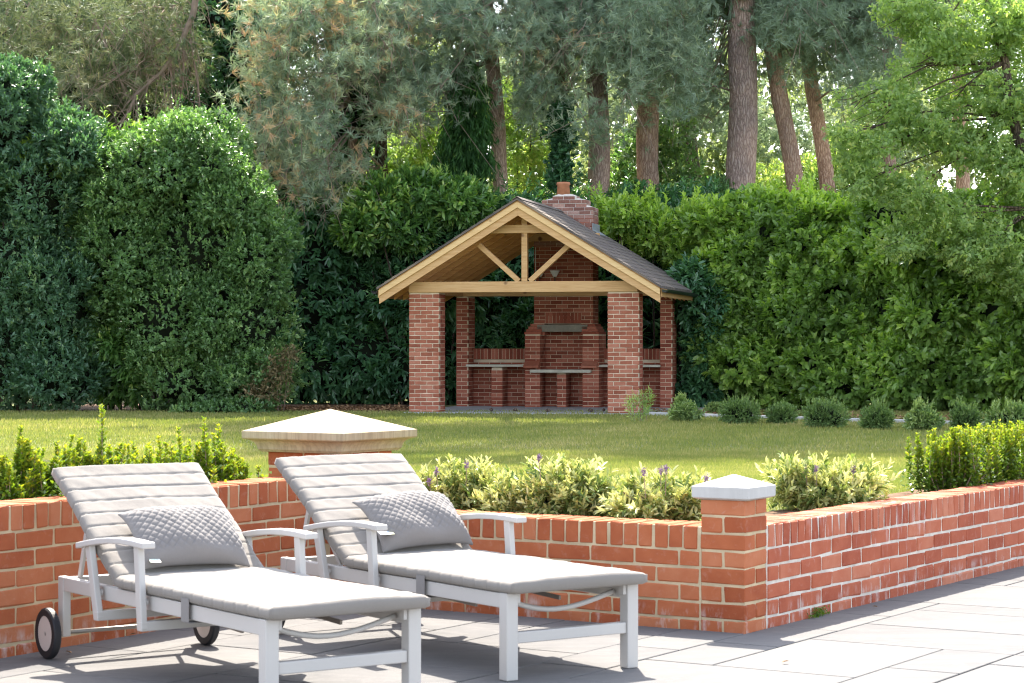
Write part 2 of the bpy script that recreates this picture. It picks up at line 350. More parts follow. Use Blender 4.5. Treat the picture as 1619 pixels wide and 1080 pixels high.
M['brownleaf'] = leaf_mat('bronze_shrub_leaf', [(0, (0.10, 0.10, 0.05)), (0.5, (0.22, 0.17, 0.08)), (1, (0.36, 0.27, 0.15))], 0.25, (1.1, 1, 0.8), 0.5, 0.3)
M['core'] = plain('shrub_shade_core', (0.012, 0.016, 0.009), 0.95, 0.1)  # near-black solid that puts shade behind the leaves, no real twigs

# ---------------------------------------------------------------- ground
def ground_z(X, Y):
    t = np.clip((24 - np.asarray(Y, float)) / 13.0, 0, 1); t = t*t*(3-2*t)
    return -0.045 + 0.43 * t

# three heads of the garden walls
TH = R(-32.2)
PX, PY = 1.005, 9.545                                  # outer corner of the small pier
wd = Vector((math.cos(TH), math.sin(TH), 0)); wn = Vector((-math.sin(TH), math.cos(TH), 0))   # along the middle wall / into the bed
THR = R(57.2)
rd = Vector((math.cos(THR), math.sin(THR), 0)); rn = Vector((-math.sin(THR), math.cos(THR), 0))
THL = R(60.0)
ld = Vector((math.cos(THL), math.sin(THL), 0)); ln = Vector((-math.sin(THL), math.cos(THL), 0))
L0 = Vector((-2.036, 8.80, 0))                          # left wall face at the frame edge
P0 = Vector((PX, PY, 0))
# inner corner between left and middle wall
def isect(p, d, q, e):
    k = ((q.x-p.x)*e.y - (q.y-p.y)*e.x) / (d.x*e.y - d.y*e.x); return p + d*k
IC = isect(L0, ld, P0, wd)

# lawn: strip sheet that starts inside the walls and reaches the trees
def lawn():
    front = [L0 - ld*2.5 + ln*0.11, IC + ln*0.11, IC + wn*0.11 + wd*0.05, P0 + wn*0.12 - wd*0.12, P0 + rd*6.5 + rn*0.11]
    front = [Vector((-14, (L0 - ld*2.5).y - 0.2, 0))] + front + [Vector((14, front[-1].y + 0.3, 0))]
    fx = [p.x for p in front]; fy = [p.y for p in front]
    for i in range(1, len(fx)):
        if fx[i] <= fx[i-1]: fx[i] = fx[i-1] + 1e-3
    xs = np.unique(np.concatenate([np.linspace(-14, 14, 113), np.array(fx)])); n1 = len(xs); m1 = 60
    f0 = np.interp(xs, fx, fy)
    s = np.linspace(0, 1, m1)**1.6
    X = np.repeat(xs[:, None], m1, 1); Y = f0[:, None] + (56 - f0[:, None]) * s[None, :]
    Z = ground_z(X, Y)
    V = np.stack([X, Y, Z], -1).reshape(-1, 3)
    i, j = np.meshgrid(np.arange(n1-1), np.arange(m1-1), indexing='ij'); a = i*m1 + j
    F = np.stack([a, a+m1, a+m1+1, a+1], -1).reshape(-1, 4)
    me = np_mesh('lawn', V, [F], M['lawn'], smooth=True)
    return tag(link('lawn', me), kind='structure')
lawn()
g = MB(); g.add([(-900, -60, -0.12), (900, -60, -0.12), (900, 1500, -0.12), (-900, 1500, -0.12)], [(0, 1, 2, 3)])
tag(g.build('ground', M['forest_floor']), kind='structure')

# ---------------------------------------------------------------- patio of separate slabs
patio = empty('patio', (PX, PY, 0), TH); tag(patio, kind='structure')
sub = MB(); sub.add([(-16, -22, -0.022), (26, -22, -0.022), (26, 9, -0.022), (-16, 9, -0.022)], [(0, 1, 2, 3)])
bed_ = sub.build('joint_bed', M['joint'], patio)
# far paving behind the camera, one sheet of the same stone with joints left to the material
U = 0.30
nx, ny = 40, 34; ox, oy = -5.4, -5.1
occ = [[False]*ny for _ in range(nx)]
slab_cache = {}
rs = random.Random(3)
def slab_mesh(w, h):
    if (w, h) not in slab_cache:
        s = MB(); s.box(0.005, w*U-0.005, 0.005, h*U-0.005, -0.03, 0); slab_cache[(w, h)] = s.mesh('paving_slab', M['paving'], bevel=0.002, seg=1)
    return slab_cache[(w, h)]
cnt = 0
for j in range(ny):
    for i in range(nx):
        if occ[i][j]: continue
        opts = [(3, 2), (2, 3), (3, 3), (2, 2), (2, 1), (1, 2), (3, 2), (2, 1), (1, 1)]
        if rs.random() < 0.8: tries = rs.sample(opts[:8], 8) + [(1, 1)]
        else: tries = opts
        for (w, h) in tries:
            if i+w <= nx and j+h <= ny and all(not occ[a][b_] for a in range(i, i+w) for b_ in range(j, j+h)): break
        for a in range(i, i+w):
            for b_ in range(j, j+h): occ[a][b_] = True
        lx, ly = ox+i*U, oy+j*U
        c = P0 + wd*(lx+w*U/2) + wn*(ly+h*U/2)
        # skip slabs behind walls, behind the camera or far out of frame
        if c.y < 6.2 or c.y > 17 or abs(c.x)/c.y > 0.34: continue
        if (c-P0).dot(rn) > 0.55 and (c-P0).dot(wn) > 0.55: continue
        if (c-L0).dot(ln) > 0.6: continue
        o = link('paving_slab', slab_mesh(w, h), None, patio, (lx, ly, rs.uniform(-0.0012, 0.0008))); cnt += 1
m, n, l, b = mat_new('porcelain_paving_far')
bt = n.new('ShaderNodeTexBrick'); bt.inputs['Scale'].default_value = 1; bt.inputs['Brick Width'].default_value = 0.9; bt.inputs['Row Height'].default_value = 0.6; bt.inputs['Mortar Size'].default_value = 0.006
bt.inputs['Color1'].default_value = (0.135, 0.133, 0.135, 1); bt.inputs['Color2'].default_value = (0.12, 0.12, 0.122, 1); bt.inputs['Mortar'].default_value = (0.14, 0.135, 0.13, 1)
tc = n.new('ShaderNodeTexCoord'); l.new(tc.outputs['Object'], bt.inputs['Vector']); l.new(bt.outputs[0], b.inputs['Base Color']); b.inputs['Roughness'].default_value = 0.85; b.inputs['Specular IOR Level'].default_value = 0.08
sh = MB(); sh.add([(-16, -22, -0.014), (26, -22, -0.014), (26, oy, -0.014), (-16, oy, -0.014)], [(0, 1, 2, 3)])
tag(sh.build('paving_field', m, patio), kind='stuff')

# ---------------------------------------------------------------- brick kit
def brick_variants(L, D, H, mat, nvar=9, bev=0.005, jit=0.0036):
    out = []
    for k in range(nvar):
        s = MB(); s.box(-L/2, L/2, -D/2, D/2, -H/2, H/2)
        me = s.mesh('brick', mat, bevel=bev, seg=1)
        for v in me.vertices:
            v.co.x += random.uniform(-jit, jit)*0.8; v.co.y += random.uniform(-jit, jit)*0.5; v.co.z += random.uniform(-jit, jit)
        me.update(); out.append(me)
    return out
BL, BD, BH, J = 0.215, 0.1025, 0.065, 0.010
BR = {k: brick_variants(BL, BD, BH, M[k]) for k in ('brick', 'brick_stained', 'brick_pav', 'brick_chim')}

def put_brick(kind, parent, cx, cy, cz, length=BL, along='x', upright=False):
    me = random.choice(BR[kind]); rot = [0, 0, 0]
    if upright == 'edge':       # on edge: height = BD, runs back into the wall
        rot = [R(90), 0, R(90)]
    elif upright == 'soldier':  # stands on its end
        rot = [0, R(90), 0]
    elif along == 'y': rot = [0, 0, R(90)]
    rot[2] += random.uniform(-0.006, 0.006)
    return link('brick', me, None, parent, (cx, cy + random.uniform(-0.0015, 0.0015), cz + random.uniform(-0.0008, 0.0008)), rot, (length/BL, 1, 1))

def garden_wall(name, label, origin, rz, x0, x1, top, kind='brick', phase=0.0, mort='mortar'):
    w = empty(name, origin, rz); tag(w, label, 'garden wall')
    core = MB(); core.box(x0-0.012, x1+0.012, 0.0045, BL-0.0045, -0.1, top-0.004); core.build('mortar', M[mort], w, bevel=0.002, seg=1)
    p = BH + J
    n_c = int((x1-x0)/p); px = (x1-x0)/n_c
    for i in range(n_c):        # brick-on-edge coping
        put_brick(kind, w, x0+px*(i+0.5), BL/2, top-BD/2, upright='edge')
    z = top-BD-J-BH/2; row = 0
    while z > -0.07:
        off = (row % 2)*0.5*(BL+J) + phase; x = x0 - off
        while x < x1-0.02:
            a = max(x, x0); b_ = min(x+BL, x1)
            if b_-a > 0.03: put_brick(kind, w, (a+b_)/2, BD/2, z, b_-a)
            x += BL+J
        z -= p; row += 1
    return w

TOPM, TOPL = 0.455, 0.605
wr = garden_wall('garden_wall', 'low red brick wall with lime streaks running back to the right from the small pier', P0, THR, BL+J, 7.0, TOPM, 'brick_stained', 0.0, 'mortar_pale')
Lm = (IC - P0).length
wm = garden_wall('garden_wall', 'low red brick wall behind the right hand lounger, between the large and the small pier', P0, TH, -Lm+0.0, -BL-J, TOPM, 'brick', 0.08)
Ll = (IC - L0).length
wl = garden_wall('garden_wall', 'higher red brick wall behind the wheel of the left hand lounger, meeting the large pier', L0, THL, -1.6, Ll-0.004, TOPL, 'brick', 0.1)

# bricks on the butt ends of the small pier are part of the pier
def pier(label, origin, rz, size, ztop, zcap_fn):
    p = empty('brick_pier', origin, rz); tag(p, label, 'brick pier')
    core = MB(); core.box(0.0045, size-0.0045, 0.0045, size-0.0045, -0.1, ztop+0.001); core.build('mortar', M['mortar'], p)
    return p
sp = pier('small square brick pier at the wall corner under a white pyramid cap', P0 + wd*(-BL), TH, BL, 0.578, None)
z = 0.578-J*0.6-BH/2; row = 0
while z > -0.07:
    if row % 2 == 0:
        for cy in (BD/2, BL-BD/2): put_brick('brick', sp, BL/2, cy, z)
    else:
        for cx in (BD/2, BL-BD/2): put_brick('brick', sp, cx, BL/2, z, along='y')
    z -= BH+J; row += 1
def cap(parent, cx, cy, prof, mat, apex):
    """prof list of (half width, z)"""
    s = MB(); k = len(prof)
    for (h, z) in prof: s.v += [(cx-h, cy-h, z), (cx+h, cy-h, z), (cx+h, cy+h, z), (cx-h, cy+h, z)]
    for i in range(k-1):
        for q in range(4): s.f.append((i*4+q, i*4+(q+1) % 4, (i+1)*4+(q+1) % 4, (i+1)*4+q))
    s.v.append((cx, cy, apex)); t = len(s.v)-1
    for q in range(4): s.f.append(((k-1)*4+q, (k-1)*4+(q+1) % 4, t))
    s.f.append((3, 2, 1, 0))
    me = s.mesh('cap_stone', mat, bevel=0.003, seg=2); o = link('cap_stone', me, None, parent); return o
c_ = cap(sp, BL/2, BL/2, [(0.112, 0.572), (0.137, 0.581), (0.138, 0.630)], M['cap_white'], 0.680)
tag(c_, 'white pyramid cap stone')

# large pier
LP = 0.44
lp_o = P0 + wd*(-((Vector((-0.82, 10.6, 0)) - P0).length) - LP - 0.075) + wn*0.012
lp = pier('large square brick pier behind the loungers with a moulded buff stone cap', lp_o, TH, LP, 0.722, None)
z = 0.722-J*0.6-BH/2; row = 0
while z > -0.07:
    if row % 2 == 0:
        for yy in (BD/2, LP-BD/2):
            for cx in (BL/2, LP-BL/2): put_brick('brick', lp, cx, yy, z)
        for xx in (BD/2, LP-BD/2): put_brick('brick', lp, xx, LP/2, z, along='y')
    else:
        for xx in (BD/2, LP-BD/2):
            for cy in (BL/2, LP-BL/2): put_brick('brick', lp, xx, cy, z, along='y')
        for yy in (BD/2, LP-BD/2): put_brick('brick', lp, LP/2, yy, z)
    z -= BH+J; row += 1
pr = [(0.215, 0.716), (0.244, 0.716), (0.250, 0.724)]
for k in range(7):
    a = k/6*math.pi/2; pr.append((0.256+0.048*(1-math.cos(a)) , 0.728+0.050*math.sin(a)))
pr += [(0.312, 0.784), (0.312, 0.819)]
tag(cap(lp, LP/2, LP/2, pr, M['capstone'], 0.925), 'streaky buff moulded cap stone')

# ---------------------------------------------------------------- pavilion
AL = R(-12.3)
PV = Vector((-1.87, 40.2, -0.05))
pv = empty('barbecue_pavilion', PV, AL)
tag(pv, 'brick and timber pavilion with pitched felt roof and brick fireplace beyond the lawn', 'pavilion')
WF = 4.22; PH = 2.195; PWD = 0.565; PDP = 0.45; BDp = 3.45
fl = MB(); fl.box(-0.05, WF+0.9, -0.22, 4.4, -0.10, 0.035); fl.build('floor', M['floorstone'], pv, bevel=0.01, seg=1)

def brick_pillar(x, y, w, d, h, individual=True):
    p = MB(); p.box(x+0.006, x+w-0.006, y+0.006, y+d-0.006, -0.05, h); p = p.build('brick_pillar', M['mortar_pav'], pv)
    z = BH/2; row = 0
    lst = MB()
    while z < h-0.02:
        def run(a0, a1, fn, off):
            x_ = a0 - off
            while x_ < a1-0.015:
                s0 = max(x_, a0); s1 = min(x_+BL, a1)
                if s1-s0 > 0.04: fn(s0, s1)
                x_ += BL+J
        o1 = 0 if row % 2 == 0 else (BL+J)/2
        def front(s0, s1):
            if individual: put_brick('brick_pav', p, (s0+s1)/2, y+BD/2, z, s1-s0)
            else: lst.box(s0, s1, y, y+BD, z-BH/2, z+BH/2)
        run(x, x+w, front, o1)
        def side_r(s0, s1): lst.box(x+w-BD, x+w, s0, s1, z-BH/2, z+BH/2)
        def side_l(s0, s1): lst.box(x, x+BD, s0, s1, z-BH/2, z+BH/2)
        run(y+BD+0.003, y+d, side_r, (BL+J)/2-o1); run(y+BD+0.003, y+d, side_l, (BL+J)/2-o1)
        def back(s0, s1): lst.box(s0, s1, y+d-BD-0.0, y+d+0.001, z-BH/2, z+BH/2)
        run(x+BD+0.003, x+w-BD-0.003, back, o1)
        z += BH+J; row += 1
    o = lst.build('brickwork', M['brick_pav_s'], p); o['kind'] = 'stuff'
    return p

# the joined brickwork varies brick by brick through the mesh island random
m, n, l, b = mat_new('pavilion_brickwork')
gi = n.new('ShaderNodeNewGeometry'); r = ramp(n, [(0, (0.20, 0.052, 0.032)), (0.5, (0.31, 0.088, 0.055)), (1, (0.41, 0.15, 0.10))]); l.new(gi.outputs['Random Per Island'], r.inputs[0])
nz = noise(n, l, 40, 5, 0.7, 'World'); rr = ramp(n, [(0.3, (0.8, 0.8, 0.8)), (0.75, (1.25, 1.25, 1.25))]); l.new(nz.outputs[0], rr.inputs[0])
l.new(mixc(n, l, 1.0, r.outputs[0], rr.outputs[0], 'MULTIPLY'), b.inputs['Base Color']); b.inputs['Roughness'].default_value = 0.9; b.inputs['Specular IOR Level'].default_value = 0.2
M['brick_pav_s'] = m
m, n, l, b = mat_new('pale_lit_chimney_brickwork')
gi = n.new('ShaderNodeNewGeometry'); r = ramp(n, [(0, (0.20, 0.09, 0.07)), (0.5, (0.33, 0.17, 0.13)), (1, (0.44, 0.28, 0.23))]); l.new(gi.outputs['Random Per Island'], r.inputs[0])  # paler, browner brick, with sun on the stack put into its tone
nz = noise(n, l, 30, 5, 0.7, 'World'); rr = ramp(n, [(0.3, (0.75, 0.75, 0.75)), (0.75, (1.3, 1.3, 1.3))]); l.new(nz.outputs[0], rr.inputs[0])
l.new(mixc(n, l, 1.0, r.outputs[0], rr.outputs[0], 'MULTIPLY'), b.inputs['Base Color']); b.inputs['Roughness'].default_value = 0.9; b.inputs['Specular IOR Level'].default_value = 0.2
M['brick_pale_lit'] = m

brick_pillar(0, 0, PWD, PDP, PH); brick_pillar(WF-PWD, 0, PWD, PDP, PH)
brick_pillar(0.04, BDp, 0.235, 0.6, PH, False); brick_pillar(WF-0.235+0.10, BDp, 0.235, 0.6, PH, False)

# joined masonry for the fireplace wall
def masonry(name, boxes, kindmat='brick_pav_s', mort='mortar_pav', soldiers=(), parent=None):
    """boxes: (x0,x1,y0,y1,z0,z1) clad in stretchers on front, left and right faces"""
    core = MB(); bk = MB()
    for (x0, x1, y0, y1, z0, z1) in boxes:
        core.box(x0+0.006, x1-0.006, y0+0.006, y1-0.002, z0, z1)
        z = z0+BH/2+0.004; row = int(round(z0/0.075))
        while z < z1-0.02:
            o1 = 0 if row % 2 == 0 else (BL+J)/2
            x_ = x0-o1
            while x_ < x1-0.015:
                a, c = max(x_, x0), min(x_+BL, x1)
                if c-a > 0.035: bk.box(a, c, y0+random.uniform(-0.002, 0.001), y0+0.05, z-BH/2, z+BH/2)
                x_ += BL+J
            x_ = y0+0.055-((BL+J)/2-o1)
            while x_ < y1-0.015:
                a, c = max(x_, y0+0.055), min(x_+BL, y1)
                if c-a > 0.035: bk.box(x1-0.05, x1, a, c, z-BH/2, z+BH/2); bk.box(x0, x0+0.05, a, c, z-BH/2, z+BH/2)
                x_ += BL+J
            z += BH+J; row += 1
    for (x0, x1, y0, z0, z1) in soldiers:
        nn = max(1, int(round((x1-x0)/0.075))); px = (x1-x0)/nn
        core.box(x0, x1, y0+0.006, y0+0.1, z0, z1-0.004)
        for i in range(nn): bk.box(x0+px*i+0.004, x0+px*(i+1)-0.005, y0, y0+0.09, z0+0.004, z1)
    p = core.build(name, M[mort], parent or pv)
    o = bk.build('brickwork', M[kindmat], p); o['kind'] = 'stuff'
    return p
CX = 2.17                      # fireplace axis
FY = BDp - 0.02                # its front face
hb = 0.585
masonry('chimney_breast', [(CX-hb, CX+hb, FY+0.10, FY+0.72, 1.66, 3.78), (CX-hb, CX-0.52+0.16, FY+0.02, FY+0.72, 1.43, 1.66), (CX+0.36, CX+hb, FY+0.02, FY+0.72, 1.43, 1.66)], soldiers=[(CX-0.36, CX+0.36, FY+0.094, 1.66, 1.875)])
masonry('fireplace', [
    (CX-0.72, CX-0.42, FY-0.12, FY+0.72, 0.0, 1.45), (CX+0.42, CX+0.74, FY-0.12, FY+0.72, 0.0, 1.45),
    (CX-0.42, CX+0.42, FY+0.40, FY+0.70, 0.0, 1.66),
    (CX-0.09, CX+0.09, FY-0.10, FY+0.40, 0.0, 0.70)])
# sloped shoulders
s = MB()
for sx in (-1, 1):
    for k in range(4):
        z0 = 1.45+k*0.052; wx = 0.74-0.035*k
        s.box(CX+sx*wx if sx < 0 else CX+0.40, CX-0.40 if sx < 0 else CX+wx, FY-0.09+0.03*k, FY+0.7, z0, z0+0.047)
o = s.build('sloped_shoulder', M['brick_pav_s'], pv)
s = MB(); s.box(CX-0.50, CX+0.50, FY-0.03, FY+0.16, 1.50, 1.64); s.build('stone_lintel', M['lintel'], pv, bevel=0.006)
s = MB(); s.box(CX-0.60, CX+0.60, FY-0.24, FY+0.40, 0.705, 0.765); s.build('grill_slab', M['counter'], pv, bevel=0.006)
for sx in (-1, 1):
    s = MB(); cx = CX+sx*0.57
    s.prism([(-0.17, 0.84), (0.0, 0.93), (0.0, 0.80), (-0.17, 0.80)], lambda p, k, cx=cx: (cx-0.15+0.30*k, FY-0.12+p[0], p[1])); s.build('sloping_brick_sill', M['brick_pav'], pv)
    o = pv.children
# low back walls and side counters, left and right of the fireplace
for (x0, x1) in ((0.275, CX-0.72), (CX+0.74, WF-0.135)):
    masonry('low_wall', [(x0, x1, FY+0.48, FY+0.70, 0.0, 0.95)], soldiers=[(x0, x1, FY+0.476, 0.955, 1.17)])
    xm = (x0+x1)/2
    masonry('counter_leg', [(xm-0.11, xm+0.11, FY+0.0, FY+0.48, 0, 0.80)])
    s = MB(); s.box(x0-0.02, x1+0.01, FY-0.08, FY+0.47, 0.815, 0.86); s.build('counter_slab', M['counter'], pv, bevel=0.005)
s = MB(); s.box(-0.05, 0.20, 0.62, 3.3, -0.0, 0.0)

# timber frame
HB = PH; t_ = M['timber']
MX = WF/2-0.02; HW = 2.56; OVF = 0.36; YB = 4.62
ZR = 3.865; ZE = 2.30; slope = (ZR-ZE)/HW         # roof top line (over local floor)
b1 = MB(); b1.box(0.0, WF-0.02, -0.03, 0.12, HB+0.002, HB+0.195); b1.build('tie_beam', t_, pv, bevel=0.006)
b1 = MB(); b1.box(0.0, WF, BDp+0.05, BDp+0.20, HB+0.002, HB+0.14); b1.build('rear_beam', t_, pv, bevel=0.006)
for xx in (0.09, WF-0.09):
    b1 = MB(); b1.box(xx-0.075, xx+0.075, 0.125, BDp+0.6, HB+0.004, HB+0.155); b1.build('side_plate', t_, pv, bevel=0.006)
b1 = MB(); b1.box(MX+0.0, MX+0.105, -0.015, 0.09, HB+0.198, ZR-0.24); b1.build('king_post', t_, pv, bevel=0.004)
zc = HB+1.06
b1 = MB(); b1.box(MX-0.76, MX+0.76, -0.035, 0.04, zc, zc+0.15); b1.build('collar_tie', t_, pv, bevel=0.004)
b1 = MB(); b1.box(MX-0.85, MX+0.85, BDp-0.25, BDp-0.18, zc, zc+0.15); b1.build('collar_tie', t_, pv, bevel=0.004)
for sx in (-1, 1):
    b1 = MB(); b1.bar((MX+0.05+sx*0.10, 0.03, HB+0.20), (MX+0.05+sx*0.84, 0.03, HB+0.86), 0.09, 0.105, up=(0, 1, 0)); b1.build('brace', t_, pv, bevel=0.004)
def sloped(name, sx, y0, y1, dtop, dbot, mat, xin=0.0, xout=HW, bevel=0.003, endcut=False):
    """a board following the roof slope between depths dtop..dbot under the roof top line"""
    s = MB(); ca = math.sqrt(1+slope*slope)
    za = lambda x, d: ZR - slope*x - d*ca
    pts = [(xin, za(xin, dtop)), (xout, za(xout, dtop)), (xout, za(xout, dbot)), (xin, za(xin, dbot))]
    s.prism(pts, lambda p, k: (MX+sx*p[0], y0 if k == 0 else y1, p[1]))
    return s.build(name, mat, pv, bevel=bevel, seg=1)
for sx in (-1, 1):
    sloped('rafter', sx, -0.33, -0.28, 0.125, 0.265, t_)            # outer gable rafter
    sloped('bargeboard', sx, -0.365, -0.33, 0.052, 0.145, M['timber_pale'])
    y = -0.03
    k = 0
    while y < YB-0.05:
        o = sloped('rafter', sx, y, y+0.05, 0.062, 0.205, M['timber_in'] if k else t_, 0.0, HW-0.03); y += 0.615; k += 1
    # boarding under the felt, board by board
    nb = 16; wb = HW/nb
    for q in range(nb):
        sloped('roof_board', sx, -0.345, YB, 0.032, 0.052, M['timber_in'], wb*q+0.002, wb*(q+1)-0.002, 0)
    sloped('roof_felt', sx, -0.40, YB+0.03, 0.0, 0.030, M['felt'], 0.0, HW+0.03, 0)
    # shingle courses seen as shallow steps
    nc = 18; wc = (HW+0.03)/nc
    s = MB(); ca = math.sqrt(1+slope*slope)
    for q in range(nc):
        xa, xb = wc*q, wc*(q+1); za = ZR-slope*xa+0.001; zb = ZR-slope*xb+0.010
        s.prism([(xa, za), (xb, zb), (xb, zb-0.014), (xa, za-0.003)], lambda p, k: (MX+sx*p[0], -0.405 if k == 0 else YB+0.035, p[1]))
    o = s.build('shingle_courses', M['felt'], pv); o['kind'] = 'stuff'
    s = MB(); s.box(-0.02, 0.0, -0.30, YB-0.02, ZE-0.195, ZE-0.055) if False else None
    xe = MX+sx*(HW+0.008)
    s = MB(); s.box(min(xe, xe+sx*0.024), max(xe, xe+sx*0.024), -0.30, YB, ZE-0.20, ZE-0.06); s.build('fascia', t_, pv)
    # gutter
    s = MB(); xg = MX+sx*(HW+0.085)
    pts = [(xg+0.055*math.cos(a), ZE-0.075+0.055*math.sin(a)) for a in np.linspace(math.pi, 2*math.pi, 9)]
    pts += [(xg+0.047*math.cos(a), ZE-0.072+0.047*math.sin(a)) for a in np.linspace(2*math.pi, math.pi, 9)]
    s.prism(pts, lambda p, k: (p[0], -0.36 if k == 0 else YB, p[1])); s.build('gutter', M['black_plastic'], pv)
s = MB(); s.prism([(-0.09, -0.055+0.012), (0, 0.012), (0.09, -0.055+0.012), (0.09, -0.045+0.012), (0, 0.026), (-0.09, -0.045+0.012)], lambda p, k: (MX+p[0], -0.41 if k == 0 else YB+0.04, ZR+p[1]+0.006)); s.build('ridge_cap', M['felt'], pv)
xg = MX+HW+0.085
s = MB(); s.tube([(xg, YB-0.35, ZE-0.13), (xg, YB-0.35, ZE-0.34), (xg-0.12, YB-0.35, ZE-0.42), (WF+0.20, BDp+0.62, ZE-0.60), (WF+0.17, BDp+0.62, ZE-0.70), (WF+0.17, BDp+0.62, 0.02)], 0.034, 8); s.build('downpipe', M['black_plastic'], pv, smooth=True)
# lamp on the chimney breast
for (lx, lz) in ((CX-0.14, 2.63), (CX-0.44, 2.63)):
    s = MB(); s.tube([(lx, FY+0.09, lz-0.26), (lx, FY-0.02, lz-0.24), (lx, FY-0.05, lz-0.05)], 0.012, 8); a_ = s.build('wall_lamp', M['black_plastic'], pv)
    s = MB(); s.tube([(lx, FY-0.05, lz-0.06), (lx, FY-0.05, lz-0.02), (lx, FY-0.05, lz+0.06)], [0.035, 0.055, 0.10], 14); s.build('lamp_shade', M['shade_white'], a_, smooth=False)
s = MB(); s.tube([(CX-0.55, FY+0.08, 2.40), (CX-0.55, FY+0.08, 3.15)], 0.01, 6); s.build('conduit', M['shade_white'], pv)

# chimney stack above the roof
st = masonry('chimney_stack', [(CX-hb, CX+hb, FY+0.10, FY+0.72, 3.78, 3.93), (CX-0.44, CX+0.44, FY+0.16, FY+0.66, 3.93, 4.08), (CX-0.24, CX+0.24, FY+0.22, FY+0.60, 4.08, 4.16)], 'brick_pale_lit', 'mortar_pale')
st2 = masonry('chimney_shaft', [(CX-hb-0.001, CX+hb+0.001, FY+0.098, FY+0.721, 3.18, 3.79)], 'brick_pale_lit', 'mortar_pale')
for kk, (hw_, z0_, hw2, z1_) in enumerate(((hb+0.004, 3.925, 0.43, 3.985), (0.445, 4.075, 0.23, 4.125), (0.245, 4.155, 0.13, 4.20))):
    s = MB(); yc = FY+0.41; d0 = (0.24, 0.18, 0.17)[kk]; d1 = d0-0.05
    s.v = [(CX-hw_, yc-d0, z0_), (CX+hw_, yc-d0, z0_), (CX+hw_, yc+d0, z0_), (CX-hw_, yc+d0, z0_), (CX-hw2, yc-d1, z1_), (CX+hw2, yc-d1, z1_), (CX+hw2, yc+d1, z1_), (CX-hw2, yc+d1, z1_)]
    s.f = [(0, 3, 2, 1), (4, 5, 6, 7), (0, 1, 5, 4), (1, 2, 6, 5), (2, 3, 7, 6), (3, 0, 4, 7)]
    s.build('mortar_flaunching', M['mortar_pale'], pv, bevel=0.01)
s = MB(); s.tube([(CX-0.06, FY+0.41, 4.16), (CX-0.06, FY+0.41, 4.37), (CX-0.06, FY+0.41, 4.39), (CX-0.06, FY+0.41, 4.44)], [0.14, 0.118, 0.14, 0.13], 16); s.build('chimney_pot', M['terracotta'], pv, smooth=True)
s = MB(); x0_ = CX+hb; zr = lambda x: ZR-slope*(x-MX)
s.prism([(x0_+0.002, zr(x0_)+0.012), (x0_+0.15, zr(x0_+0.15)+0.012), (x0_+0.15, zr(x0_+0.15)+0.022), (x0_+0.012, zr(x0_)+0.024), (x0_+0.012, zr(x0_)+0.15), (x0_+0.002, zr(x0_)+0.15)], lambda p, k: (p[0], (FY+0.02) if k == 0 else (FY+0.80), p[1]))
s.build('lead_flashing', M['lead'], pv)
# a few fallen cones on the pavilion floor
for i in range(7):
    p = (random.uniform(0.8, 3.6), random.uniform(-0.15, 0.5))
    q = pv.matrix_basis if False else None
    wx = PV.x + p[0]*math.cos(AL) - p[1]*math.sin(AL); wy = PV.y + p[0]*math.sin(AL) + p[1]*math.cos(AL)
    s = MB(); s.tube([(0, 0, 0), (0.02, 0, 0.012), (0.05, 0, 0.018), (0.08, 0, 0.012), (0.095, 0, 0.01)], [0.006, 0.026, 0.03, 0.02, 0.004], 8)
    o = s.build('pine_cone', M['bark_dark'], None); o.location = (wx, wy, 0.012); o.rotation_euler = (0, 0, random.uniform(0, 6))
    tag(o, 'brown fallen pine cone lying on the grey pavilion floor between the front pillars', 'pine cone', 'pine cones on the pavilion floor')

